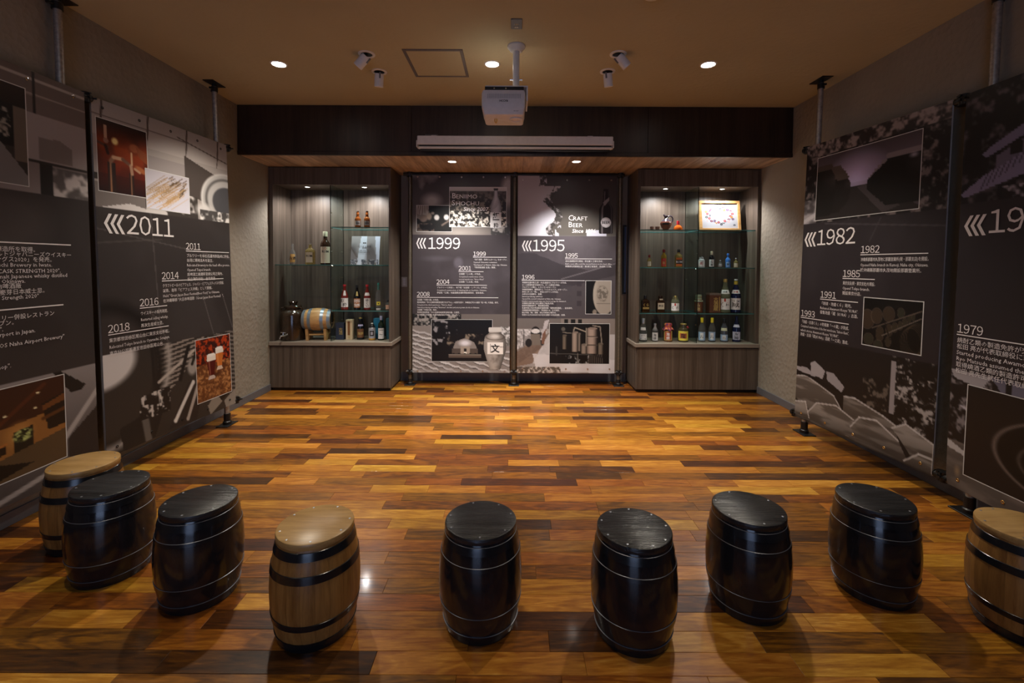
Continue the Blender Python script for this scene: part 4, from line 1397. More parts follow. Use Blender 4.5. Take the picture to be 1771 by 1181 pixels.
p.ell(0.52, 0.62, 0.3, 0.04, (0.25, 0.12, 0.06), 0.6, 0.6)
beerglass(0.66, 0.19, 0.56, 0.11, (0.80, 0.45, 0.18))
beerglass(0.42, 0.27, 0.68, 0.12, (0.32, 0.06, 0.04))
sh.grid('photo_print', p, 0.742, 1.658, 1.122, 2.163, 0.0006, 0.005)
sh.chevrons(0.045, 0.722, 0.128, wd=0.034, gap=0.042)
sh.year('2011', 0.178, 0.195, 0.845, 'title_year')
block(sh, 0.68, 0.945, '2011', 0.47, ['ブルワリーを本社(名護市許田)内に移転。', '台湾に現地法人を設立。', 'Relocated brewery to the head office premise.', 'Opened Taipei branch.', '將啤酒工廠遷移至總公司之境內。', '設立海外分社：台北支店。'], fs=0.029, lead=0.037, first=0.046, sx=0.92)
block(sh, 0.452, 1.171, '2014', 0.62, ['クラフトビールのビアフェス、ジャパン・ビアフェスティバルを開催。', '以降、毎年「ビアフェス沖縄」として開催。', 'Held "Great Japan Beer Festival(Beer Fest)" in Okinawa.', '在沖縄舉辦 "大日本啤酒節（Great Japan Beer Festival）"。'], fs=0.029, lead=0.037, first=0.046, sx=0.86)
block(sh, 0.268, 1.353, '2016', 0.22, ['ウイスキーの販売再開。', 'Restarted selling whisky.', '再次生産威士忌。'], fs=0.029, lead=0.042, first=0.048, sx=0.84)
block(sh, 0.04, 1.504, '2018', 0.455, ['東京都世田谷区尾山台に東京支社移転。', 'Relocated Tokyo branch to Oyamadai, Setagaya.', '東京分公司搬遷至世田谷區尾山台。'], fs=0.030, lead=0.042, first=0.048, sx=0.88)
sh.eyelets(True, True, 5, BLACKP, 0.07, 0.05)
sh.backing()

# ---------------------------------------------------------------- left wall, near
LB2 = ((-2.628, 1.635, 2.45), (-2.626, 2.805, 2.45), (-2.58, 1.635, 0.165))
sh = banner('dark banner at the left edge with bar interior photo and barrel stool before it', *LB2, 4)
p = Pic(150, 300, (0.5, 0.48, 0.47), 31)
top = (p.Y < 0.29).astype(float)
p.vgrad(0, 0.29, (0.40, 0.35, 0.33), (0.55, 0.52, 0.52))
p.line(0, 0.02, 1.0, 0.02, 0.006, (0.75, 0.72, 0.7), 0.8).line(0.0, 0.06, 1, 0.055, 0.005, (0.72, 0.69, 0.66), 0.7)
p.rect(0.74, 0.0, 0.755, 0.10, (0.15, 0.13, 0.12)).rect(0.62, 0.10, 1, 0.21, (0.62, 0.59, 0.59)).poly([(0.76, 0.155), (0.86, 0.15), (0.92, 0.165), (0.92, 0.205), (0.76, 0.205)], (0.48, 0.45, 0.44))
p.rect(0.7, 0.21, 1.0, 0.218, (0.18, 0.16, 0.15)).rect(0.76, 0.218, 0.82, 0.29, (0.12, 0.11, 0.11))
p.foliage(top * (p.X > 0.82) * (p.Y > 0.22), (0.35, 0.33, 0.33), (0.78, 0.76, 0.76), 14, 0.5, 5)
dark = ((p.Y > 0.29) & (p.Y < 0.728)).astype(float)
p.put(dark, (0.205, 0.185, 0.185))
p.put(dark * p.ellm(0.85, 0.46, 0.3, 0.10, 0.4, 0.7), (0.19, 0.17, 0.17), 0.8)
p.put(dark * p.ellm(0.6, 0.36, 0.25, 0.09, 0.5), (0.30, 0.275, 0.27), 0.8)
p.put(dark * p.ellm(0.72, 0.62, 0.16, 0.05, 0.4), (0.18, 0.16, 0.16), 0.8)
low = (p.Y >= 0.728).astype(float)
p.vgrad(0.728, 1.0, (0.55, 0.52, 0.52), (0.25, 0.23, 0.23))
p.poly([(0.78, 0.728), (0.82, 0.728), (0.94, 0.775), (0.92, 0.785), (0.86, 0.785)], (0.09, 0.08, 0.08)).line(0.82, 0.90, 1.0, 0.80, 0.02, (0.72, 0.69, 0.68), 0.8)
p.poly([(0.84, 0.90), (1.0, 0.84), (1.0, 1.0), (0.84, 1.0)], (0.16, 0.14, 0.14)).line(0.5, 0.99, 0.84, 0.955, 0.015, (0.6, 0.57, 0.56))
sh.grid('banner_sheet', p, 0, 0, sh.W, sh.H, 0.0)
p = Pic(60, 74, (0.2, 0.18, 0.17), 32)
p.vgrad(0, 0.25, (0.16, 0.09, 0.07), (0.10, 0.07, 0.06)).rect(0.55, 0.2, 0.85, 0.62, (0.06, 0.06, 0.07)).rect(0.85, 0.22, 1.0, 0.75, (0.42, 0.38, 0.34))
p.foliage((p.X > 0.5) * (p.X < 0.82) * (p.Y > 0.25) * (p.Y < 0.55), (0.06, 0.06, 0.06), (0.6, 0.58, 0.54), 12, 0.6, 7)
p.poly([(0.0, 0.62), (0.7, 0.60), (1.0, 0.9), (1.0, 1.0), (0.0, 1.0)], (0.48, 0.47, 0.47))
sh.grid('photo_print', p, 0.40, 0.11, 0.829, 0.629, 0.0006, 0.005)
# bar interior
p = Pic(110, 84, (0.22, 0.11, 0.05), 33)
p.poly([(0, 0), (1, 0), (1, 0.36), (0.55, 0.46), (0, 0.56)], (0.22, 0.10, 0.05))
p.line(0.55, 0.42, 0.86, 0.06, 0.02, (0.32, 0.15, 0.07)).line(0.2, 0.3, 0.5, 0.02, 0.016, (0.30, 0.14, 0.07))
for x, y in ((0.82, 0.14), (0.62, 0.30), (0.46, 0.26), (0.80, 0.30), (0.52, 0.42), (0.30, 0.34)):
    p.ell(x, y, 0.016, 0.012, (1, 0.93, 0.75), 1, 0.5)
p.poly([(0.0, 0.5), (0.7, 0.42), (1.0, 0.36), (1.0, 0.86), (0, 0.9)], (0.58, 0.38, 0.18))
p.ell(0.70, 0.54, 0.11, 0.17, (0.70, 0.48, 0.24), 1, 0.6).poly([(0.66, 0.50), (0.78, 0.48), (0.78, 0.72), (0.66, 0.74)], (0.10, 0.08, 0.05))
p.foliage(p.ellm(0.72, 0.56, 0.07, 0.08, 0.3), (0.12, 0.13, 0.05), (0.72, 0.75, 0.45), 26, 0.45, 8)
p.rect(0.42, 0.46, 0.56, 0.68, (0.52, 0.27, 0.10)).rect(0.30, 0.52, 0.40, 0.60, (0.66, 0.74, 0.80)).rect(0.0, 0.60, 0.5, 0.68, (0.78, 0.58, 0.33))
p.poly([(0.0, 0.72), (0.62, 0.60), (0.62, 0.70), (0.0, 0.90)], (0.12, 0.07, 0.04)).line(0.0, 0.72, 0.62, 0.60, 0.012, (0.70, 0.42, 0.18))
p.poly([(0.40, 0.80), (1.0, 0.64), (1.0, 1.0), (0.3, 1.0)], (0.34, 0.26, 0.17)).poly([(0.35, 0.88), (0.58, 0.80), (0.78, 0.90), (0.45, 1.0), (0.3, 1.0)], (0.06, 0.045, 0.04))
p.poly([(0.84, 0.28), (1.0, 0.2), (1.0, 0.58), (0.88, 0.60)], (0.10, 0.06, 0.04)).poly([(0.85, 0.30), (1.0, 0.22), (1.0, 0.30), (0.85, 0.36)], (0.42, 0.24, 0.10)).line(0.85, 0.45, 1.0, 0.40, 0.02, (0.35, 0.2, 0.08))
sh.grid('photo_print', p, 0.16, 1.686, 0.972, 2.16, 0.0006, 0.005)
sh.rule(0.34, 1.046, 0.937, 0.007)
for ln, uu, tt in [('岩手県に西和賀町沢内醸造所を取得。', 0.865, 0.982), ('シングルモルトジャパニーズウイスキー', 1.047, 1.007), ('「許田カスクストレングス2020」を発売。', 0.951, 1.035), ('Acquired Sawauchi Brewery in Iwate.', 0.934, 1.063),
                   ('Released "KYODA CASK STRENGTH 2020",', 0.98, 1.096), ('single malt Japanese whisky distilled', 1.017, 1.123), ('in Okinawa.', 0.79, 1.148), ('收購岩手縣澤內啤酒廠', 0.769, 1.174), ('發售桶裝原酒款單一麥芽日本威士忌。', 0.905, 1.205), ('"KYODA Cask Strength 2020"', 0.855, 1.232),
                   ('那覇空港に国内初のブルワリー併設レストラン', 0.935, 1.336), ('をオープン。', 0.743, 1.362), ('Opened "HELIOS",', 0.674, 1.390), ('first brewery at the airport in Japan.', 0.829, 1.418), ('"HELIOS Naha Airport Brewery"', 0.985, 1.474), ('and the "Okinawa Shop".', 0.703, 1.582)]:
    sh.text(ln, 0.030, uu, tt, name='caption', align='RIGHT', res=1, key=tt < 1.25)
sh.rule(0.34, 0.986, 1.283, 0.007)
sh.chevrons(0.045, 0.722, 0.128, wd=0.034, gap=0.042)
sh.year('2020', 0.178, 0.195, 0.845, 'title_year')
sh.eyelets(True, True, 5, CHROME, 0.07, 0.05)
sh.backing()

# ---------------------------------------------------------------- banner 1982 (right wall, far)
RB1 = ((2.49, 3.89, 2.42), (2.65, 2.775, 2.42), (2.43, 3.89, 0.12))
sh = banner('dark banner headed 1982 with photos of stoneware jars and stacked casks', *RB1, 5)
p = Pic(170, 330, (0.2, 0.18, 0.19), 41)
p.foliage((p.Y < 0.31).astype(float), (0.11, 0.10, 0.105), (0.46, 0.42, 0.42), 26, 0.56, 5)
p.foliage((p.Y < 0.05).astype(float), (0.18, 0.16, 0.16), (0.60, 0.55, 0.54), 22, 0.5, 5)
p.foliage((p.X < 0.12) * (p.Y > 0.2) * (p.Y < 0.29), (0.3, 0.28, 0.29), (0.62, 0.6, 0.62), 12)
p.poly([(0, 0.27), (0.12, 0.245), (0.12, 0.26), (0.0, 0.285)], (0.72, 0.70, 0.72))
dark = ((p.Y > 0.285) & (p.Y < 0.70)).astype(float)
p.put(dark, (0.165, 0.145, 0.16))
p.put(dark * np.clip((p.noise(4, 6, 3) - 0.5) * 4, 0, 1), (0.20, 0.18, 0.195), 0.7)
p.line(0.2, 0.29, 1.0, 0.33, 0.006, (0.30, 0.28, 0.30), 0.7).line(0.62, 0.29, 0.55, 0.36, 0.006, (0.30, 0.28, 0.30), 0.6)
low = (p.Y >= 0.70).astype(float)
p.put(low, (0.115, 0.10, 0.10))
p.foliage(low * (p.Y < 0.9) * (p.X > 0.74), (0.09, 0.08, 0.08), (0.66, 0.63, 0.62), 34, 0.58, 7)
p.foliage(low * (p.Y > 0.77) * (p.Y < 0.87) * (p.X > 0.55) * (p.X < 0.76), (0.10, 0.09, 0.09), (0.40, 0.36, 0.33), 30, 0.58, 6)
p.rect(0.735, 0.715, 0.765, 0.87, (0.60, 0.57, 0.58))
roofs = [[(0.0, 0.845), (0.10, 0.835), (0.34, 0.875), (0.40, 0.91), (0.40, 0.95), (0.2, 0.97), (0.0, 0.93)],
         [(0.42, 0.865), (0.50, 0.86), (0.70, 0.885), (0.78, 0.90), (0.80, 0.94), (0.56, 0.95), (0.42, 0.92)],
         [(0.12, 0.965), (0.20, 0.92), (0.36, 0.905), (0.50, 0.93), (0.54, 1.0), (0.14, 1.0)],
         [(0.48, 0.955), (0.54, 0.915), (0.66, 0.905), (0.80, 0.94), (0.88, 1.0), (0.54, 1.0)],
         [(0.76, 0.91), (0.84, 0.885), (1.0, 0.915), (1.0, 0.98), (0.88, 0.97)],
         [(0.84, 0.99), (0.92, 0.955), (1.0, 0.955), (1.0, 1.0), (0.84, 1.0)],
         [(0.0, 0.94), (0.1, 0.93), (0.14, 0.99), (0.0, 1.0)]]
grain = p.noise(5, 60, 3)
for k, q in enumerate(roofs):
    m_ = p.polym(q)
    p.put(m_, (0.50, 0.47, 0.45) if k % 2 else (0.58, 0.55, 0.53))
    p.put(m_ * np.clip((grain - 0.42) * 6, 0, 1), (0.30, 0.27, 0.25), 0.75)
    ys_ = [a[1] for a in q]
    p.put(m_ * np.clip((p.Y - min(ys_)) / (max(ys_) - min(ys_)) - 0.35, 0, 1), (0.16, 0.14, 0.13), 0.9)
    for a, b in zip(q[:3], q[1:4]):
        p.line(a[0], a[1], b[0], b[1], 0.006, (0.82, 0.80, 0.80), 0.8)
    p.line(q[-1][0], q[-1][1], q[-2][0], q[-2][1], 0.012, (0.12, 0.11, 0.10), 0.7)
p.poly([(0.13, 0.785), (0.17, 0.775), (0.26, 0.80), (0.24, 0.83), (0.14, 0.825)], (0.66, 0.64, 0.66)).poly([(0.27, 0.80), (0.33, 0.80), (0.42, 0.835), (0.40, 0.855), (0.28, 0.83)], (0.62, 0.60, 0.62)).poly([(0, 0.81), (0.1, 0.805), (0.18, 0.83), (0, 0.825)], (0.64, 0.62, 0.64))
p.line(0.0, 0.825, 0.42, 0.86, 0.008, (0.08, 0.07, 0.07))
sh.grid('banner_sheet', p, 0, 0, sh.W, sh.H, 0.0)
# row of stoneware jars in a lit store
p = Pic(110, 70, (0.30, 0.27, 0.30), 42)
p.vgrad(0, 0.5, (0.28, 0.25, 0.27), (0.52, 0.47, 0.55))
p.ell(0.44, 0.40, 0.34, 0.42, (0.80, 0.75, 0.92), 1, 0.9)
p.poly([(0, 0.82), (0.4, 0.55), (0.55, 0.55), (1.0, 0.95), (1, 1), (0, 1)], (0.16, 0.14, 0.14))
p.poly([(0.45, 0.58), (0.52, 0.55), (0.85, 0.92), (0.7, 1.0)], (0.27, 0.24, 0.25))


def jar(cx, y0, y1, hw, c, rim):
    yy = (p.Y - y0) / (y1 - y0)
    hw_ = hw * np.interp(yy, [0, 0.06, 0.12, 0.25, 0.5, 0.9, 1.0], [0.72, 0.76, 0.70, 0.95, 1.0, 0.86, 0.7])
    m_ = (np.abs(p.X - cx) < hw_) * (yy > 0) * (yy < 1)
    p.put(m_, c)
    p.put(m_ * np.clip((p.X - cx) / hw, 0, 1) * np.clip(1 - np.abs(yy - 0.3) * 4, 0, 1), (0.4, 0.36, 0.38), 0.5)
    p.put(m_ * (yy < 0.11), rim)


for k in range(5):
    s_ = 0.86 ** k
    jar(0.46 - 0.28 * s_ * 1.05, 0.60 - 0.40 * s_, 0.62 + 0.30 * s_, 0.15 * s_, (0.12, 0.105, 0.10), (0.34, 0.30, 0.28))
for k in range(6, -1, -1):
    s_ = 0.80 ** k
    jar(0.50 + 0.36 * s_, 0.56 - 0.36 * s_, 0.58 + 0.32 * s_, 0.20 * s_, (0.075, 0.065, 0.065), (0.52, 0.48, 0.50))
jar(0.05, 0.14, 0.95, 0.17, (0.10, 0.09, 0.085), (0.30, 0.26, 0.24))
p.ell(0.94, 0.30, 0.05, 0.05, (0.72, 0.69, 0.76), 0.8, 0.8)
sh.grid('photo_print', p, 0.122, 0.125, 0.957, 0.632, 0.0006, 0.005)
# stacked casks
p = Pic(80, 66, (0.035, 0.03, 0.028), 43)
for k, (x, y, rx, ry) in enumerate([(0.08, 0.45, 0.13, 0.2), (0.25, 0.36, 0.10, 0.16), (0.46, 0.30, 0.10, 0.15), (0.32, 0.72, 0.07, 0.15), (0.48, 0.62, 0.06, 0.12), (0.47, 0.85, 0.05, 0.1), (0.57, 0.55, 0.05, 0.1), (0.66, 0.5, 0.04, 0.09), (0.73, 0.42, 0.04, 0.08), (0.8, 0.35, 0.03, 0.08), (0.86, 0.3, 0.03, 0.07), (0.12, 0.86, 0.09, 0.12), (0.30, 0.95, 0.08, 0.1), (0.66, 0.25, 0.06, 0.1)]):
    p.ell(x, y, rx, ry, (0.23 - 0.004 * k, 0.18, 0.14), 1, 0.15).ring(x, y, rx, ry, 0.12, (0.40, 0.34, 0.29), 0.7)
for k in range(6):
    p.ring(0.83 + k * 0.02, 0.80 - k * 0.02, 0.16, 0.28, 0.05, (0.30, 0.25, 0.20), 0.7)
p.line(0.18, 0.62, 0.98, 0.18, 0.012, (0.34, 0.30, 0.27)).line(0.36, 0.75, 0.98, 0.32, 0.01, (0.42, 0.38, 0.35)).line(0.40, 0.48, 0.50, 0.80, 0.012, (0.12, 0.1, 0.09))
sh.grid('photo_print', p, 0.603, 1.235, 1.018, 1.571, 0.0006, 0.006)
sh.chevrons(0.022, 0.728, 0.118, wd=0.03, gap=0.036)
sh.year('1982', 0.168, 0.152, 0.838, 'title_year')
block(sh, 0.556, 0.924, '1982', 0.478, ['沖縄県那覇市久茂地に那覇営業所(現・那覇支店)を開設。', 'Opened Naha branch in Kumoji, Naha city, Okinawa.', '於沖縄縣那覇市久茂地開設那覇營業所。'], fs=0.030, lead=0.038, first=0.046, sx=0.84)
block(sh, 0.413, 1.101, '1985', 0.266, ['東京支店(現・東京支社)を開設。', 'Opend Tokyo branch.', '開設東京分店。'], fs=0.030, lead=0.038, first=0.046, sx=0.84)
block(sh, 0.213, 1.274, '1991', 0.342, ['「琉球・泡盛くら」発売。', 'Released Awamori Kusyu "KURA".', '發售泡盛「蔵（KURA）」古酒。'], fs=0.030, lead=0.036, first=0.044, sx=0.84)
block(sh, 0.02, 1.444, '1993', 0.466, ['「泡盛・古酒くら」の貯蔵庫「一の蔵」が完成。', 'Completed construction of the first warehouse, "Ichi-no Kura",', 'which stores Awamori Kusyu "KURA".', '泡盛・古酒「蔵(KURA)」酒蔵「一之蔵」落成。'], fs=0.030, lead=0.036, first=0.044, sx=0.80)
sh.eyelets(False, True, 5, BRASS, 0.07, 0.05)
sh.backing()

# ---------------------------------------------------------------- right wall, near
RB2 = ((2.645, 2.69, 2.42), (2.645, 1.56, 2.42), (2.59, 2.69, 0.12))
sh = banner('dark banner at the right edge with tiled roof and large dark bowl photo', *RB2, 6)
p = Pic(150, 300, (0.17, 0.155, 0.165), 51)
p.foliage((p.Y < 0.28).astype(float), (0.09, 0.085, 0.095), (0.36, 0.33, 0.35), 18, 0.58, 5)
p.poly([(0.0, 0.255), (0.12, 0.215), (0.5, 0.125), (0.5, 0.20), (0.02, 0.265)], (0.50, 0.48, 0.60))
for k in range(16):
    p.line(0.10 + k * 0.028, 0.25 - 0.008 * k, 0.14 + k * 0.028, 0.205 - 0.009 * k, 0.005, (0.22, 0.2, 0.25), 0.8)
p.poly([(0.10, 0.165), (0.14, 0.15), (0.5, 0.06), (0.5, 0.095), (0.12, 0.175)], (0.46, 0.44, 0.55)).poly([(0.17, 0.175), (0.5, 0.10), (0.5, 0.125), (0.17, 0.205)], (0.40, 0.38, 0.46)).rect(0.23, 0.155, 0.28, 0.18, (0.12, 0.11, 0.12))
p.foliage((p.Y > 0.25) * (p.Y < 0.282) * (p.X > 0.2), (0.12, 0.11, 0.12), (0.6, 0.58, 0.62), 26, 0.55, 7)
dark = ((p.Y > 0.28) & (p.Y < 0.712)).astype(float)
p.put(dark, (0.165, 0.145, 0.16))
p.put(dark * np.clip((p.noise(4, 6, 3) - 0.5) * 4, 0, 1), (0.195, 0.175, 0.195), 0.7)
p.put(dark * p.polym([(0.05, 0.6), (0.3, 0.42), (0.6, 0.42), (0.6, 0.6)]), (0.16, 0.145, 0.155), 0.7)
low = (p.Y >= 0.712).astype(float)
p.foliage(low * (p.Y < 0.88), (0.09, 0.08, 0.085), (0.50, 0.47, 0.48), 26, 0.56, 6)
p.put(low * (p.Y >= 0.88), (0.34, 0.31, 0.295))
p.put(low * (p.Y >= 0.88) * np.clip((p.noise(6, 50, 3) - 0.45) * 4, 0, 1), (0.46, 0.42, 0.40), 0.7)
p.poly([(0, 0.70), (0.2, 0.70), (0.16, 0.735), (0.02, 0.72)], (0.62, 0.6, 0.62)).poly([(0.05, 0.785), (0.11, 0.79), (0.11, 0.80)], (0.7, 0.68, 0.72)).poly([(0.0, 0.88), (0.10, 0.90), (0.1, 0.91), (0, 0.90)], (0.72, 0.7, 0.7))
p.poly([(0.2, 0.70), (0.6, 0.70), (0.6, 0.74), (0.25, 0.73)], (0.40, 0.39, 0.46)).rect(0.27, 0.70, 0.29, 0.73, (0.08, 0.08, 0.09))
p.ell(0.06, 0.955, 0.02, 0.02, (0.62, 0.52, 0.40), 0.7, 0.8)
sh.grid('banner_sheet', p, 0, 0, sh.W, sh.H, 0.0)
p = Pic(120, 72, (0.10, 0.08, 0.078), 52)
p.vgrad(0, 1, (0.105, 0.085, 0.08), (0.13, 0.10, 0.095))
p.ell(0.62, 0.55, 0.45, 0.40, (0.075, 0.062, 0.06), 1, 0.05).ring(0.62, 0.55, 0.45, 0.40, 0.05, (0.46, 0.40, 0.37), 0.9).ring(0.62, 0.57, 0.38, 0.33, 0.14, (0.05, 0.045, 0.05), 0.9)
p.ring(0.64, 0.60, 0.34, 0.27, 0.05, (0.36, 0.31, 0.28), 0.8).ell(0.66, 0.62, 0.31, 0.24, (0.09, 0.07, 0.07), 1, 0.1)
sh.grid('photo_print', p, 0.104, 1.684, 1.03, 2.20, 0.0006, 0.005)
sh.chevrons(0.030, 0.714, 0.118, wd=0.032, gap=0.036)
sh.year('1961', 0.172, 0.165, 0.822, 'title_year')
block(sh, 0.022, 1.405, '1979', 1.0, ['焼酎乙類の製造免許が交付され、泡盛の製造を開始。', '松田 亮が代表取締役に就任。', 'Started producing Awamori.', 'Ryo Matsuda assumed the post of president.', '取得燒酒乙類的製造許可，開始製造泡盛。', '松田 亮先生就任代表取締役。'], fs=0.034, lead=0.0355, first=0.044)
sh.eyelets(False, True, 5, BRASS, 0.07, 0.05)
sh.backing()

flush_text()


# ================================================================== pipe frames that carry the banners
def clamp(P, d1, d2, parent, r=0.0235):
    """black two-way pipe coupler with bolts"""
    P, d1, d2 = Vector(P), Vector(d1).normalized(), Vector(d2).normalized()
    b = MB()
    b.tube([P - d1 * 0.032, P + d1 * 0.032], r, 14)
    b.tube([P - d2 * 0.030, P + d2 * 0.030], r, 14)
    n = d1.cross(d2).normalized()
    b.tube([P - n * 0.036, P + n * 0.036], 0.0085, 8)
    b.tube([P + d2 * 0.022 - n * 0.034, P + d2 * 0.022 + n * 0.034], 0.007, 8)
    b.tube([P + d1 * 0.026 + n * 0.02, P + d1 * 0.026 + n * 0.04 + d1 * 0.008], 0.006, 8)
    return b.build('clamp', BLACKP, parent, True)


def side_frame(label, tl, tr, bl, poles, xo, pipe_mat):
    """pipe frame behind a side banner: rails at top and bottom, floor-to-ceiling poles"""
    tl, tr, bl = Vector(tl), Vector(tr), Vector(bl)
    br = bl + tr - tl
    base = (bl + br) / 2
    base.z = 0
    t = thing('pipe_frame', label, 'banner frame', tuple(base), 0, 'pipe frames carrying the banners')
    e = (tr - tl).normalized()
    up = (tl - bl).normalized()
    nrm = Vector((xo, 0, 0))
    loc = lambda v: Vector(v) - base
    ov = 0.03
    rail_off = nrm * 0.022
    ra = (loc(tl + rail_off - e * ov - up * 0.018), loc(tr + rail_off + e * ov - up * 0.018))
    rb = (loc(bl + rail_off - e * ov + up * 0.02), loc(br + rail_off + e * ov + up * 0.02))
    MB().tube(ra, 0.017, 14).build('rail', pipe_mat, t, True)
    MB().tube(rb, 0.017, 14).build('rail', pipe_mat, t, True)
    for f in poles:
        o = tl + e * ((tr - tl).length * f)
        k = (CEIL - o.z) / up.z
        top_ = o + up * k + nrm * 0.026
        bot = bl + (o - tl) + nrm * 0.026
        bot = bot - up * (bot.z / up.z)
        top_.x = max(XL + 0.028, min(XR - 0.028, top_.x))
        top_.z, bot.z = CEIL, 0.0
        pole = MB().tube([loc(bot) + Vector((0, 0, 0.03)), loc(top_) - Vector((0, 0, 0.03))], 0.021, 16).build('pole', pipe_mat, t, True)
        # ceiling plate with fork
        c = loc(top_)
        MB().box(c.x - 0.045, c.x + 0.045, c.y - 0.085, c.y + 0.085, c.z - 0.007, c.z, bev=0.002).build('ceiling_plate', BLACKP, t)
        fk = MB().lathe([(0.019, c.z - 0.007), (0.019, c.z - 0.03), (0.027, c.z - 0.034), (0.027, c.z - 0.075)], 16, c=(c.x, c.y, 0))
        fk.tube([(c.x, c.y - 0.01, c.z - 0.05), (c.x, c.y - 0.06, c.z - 0.058)], 0.009, 8)
        fk.build('top_socket', BLACKP, t, True)
        c = loc(bot)
        MB().box(c.x - 0.05, c.x + 0.05, c.y - 0.08, c.y + 0.08, 0, 0.008, bev=0.002).build('foot_plate', BLACKP, t)
        MB().lathe([(0.034, 0.008), (0.034, 0.03), (0.027, 0.036), (0.027, 0.10)], 16, c=(c.x, c.y, 0)).build('foot_socket', BLACKP, t, True)
    for a in (ra[0], ra[1], rb[0], rb[1]):
        clamp(a, e, up, t)
    return t


side_frame('galvanised pipe frame behind the 2011 banner on the left wall', *LB1, [0.93], -1, GALV)
side_frame('galvanised pipe frame behind the leftmost banner', *LB2, [0.35, 0.90], -1, GALV)
side_frame('galvanised pipe frame behind the 1982 banner on the right wall', *RB1, [0.07], 1, GALV)
side_frame('galvanised pipe frame behind the rightmost banner', *RB2, [0.11, 0.6], 1, GALV)

# centre frame: three posts, top and bottom rails
t = thing('pipe_frame', 'dark pipe frame with three posts holding the two centre banners', 'banner frame', (0.01, 5.30, 0), 0, 'pipe frames carrying the banners')
Z1, Z2 = 2.452, 0.165
for x in (-1.215, 0.0, 1.225):
    MB().tube([(x, 0.0, 0.03), (x, 0.0, Z1 - 0.02)], 0.021, 16).build('pole', DULLPIPE, t, True)
    MB().box(x - 0.06, x + 0.06, -0.05, 0.05, 0, 0.008, bev=0.002).build('foot_plate', BLACKP, t)
    MB().lathe([(0.034, 0.008), (0.034, 0.028), (0.026, 0.034), (0.026, 0.075)], 16, c=(x, 0, 0)).build('foot_socket', BLACKP, t, True)
    clamp((x, -0.005, Z1 - 0.005), (1, 0, 0), (0, 0, 1), t, 0.026)
    clamp((x, -0.005, Z2 - 0.01), (1, 0, 0), (0, 0, 1), t, 0.026)
MB().tube([(-1.29, 0.0, Z1), (1.27, 0.0, Z1)], 0.018, 14).build('rail', BLACKP, t, True)
MB().tube([(-1.26, 0.005, Z2 - 0.01), (1.26, 0.005, Z2 - 0.01)], 0.014, 14).build('rail', DULLPIPE, t, True)

# ================================================================== barrel stools
OAK = wood('oak_stave', (0.17, 0.070, 0.015), (0.38, 0.185, 0.048), 'Z', 22, 0.38, 0.08, bump=0.08, per_object=0.14)
OAKLID = wood('oak_lid_board', (0.30, 0.165, 0.05), (0.55, 0.34, 0.13), 'X', 16, 0.33, 0.12, bump=0.06)
BLACKST = wood('black_lacquered_wood', (0.008, 0.0076, 0.009), (0.018, 0.016, 0.018), 'Z', 20, 0.14, 0.1, bump=0.02)
BLACKLID = wood('black_stained_lid', (0.003, 0.003, 0.0035), (0.03, 0.03, 0.033), 'X', 24, 0.28, 0.06, bump=3.5)
HOOPB = plain('black_hoop_steel', (0.010, 0.010, 0.012), 0.22, 0.0, 0.5)
RIM = plain('worn_rim_highlight', (0.17, 0.17, 0.19), 0.35, 0.4)  # highlight along the worn hoop edge, painted in as a paler metal
SCREW = plain('bright_screw', (0.55, 0.55, 0.56), 0.3, 0.8)
BH, RT, RBELLY = 0.40, 0.137, 0.164


def brad(z):
    u = (z - 0.19) / 0.19
    return RBELLY - (RBELLY - RT) * abs(u) ** 2.0


BARREL_MESH = {}


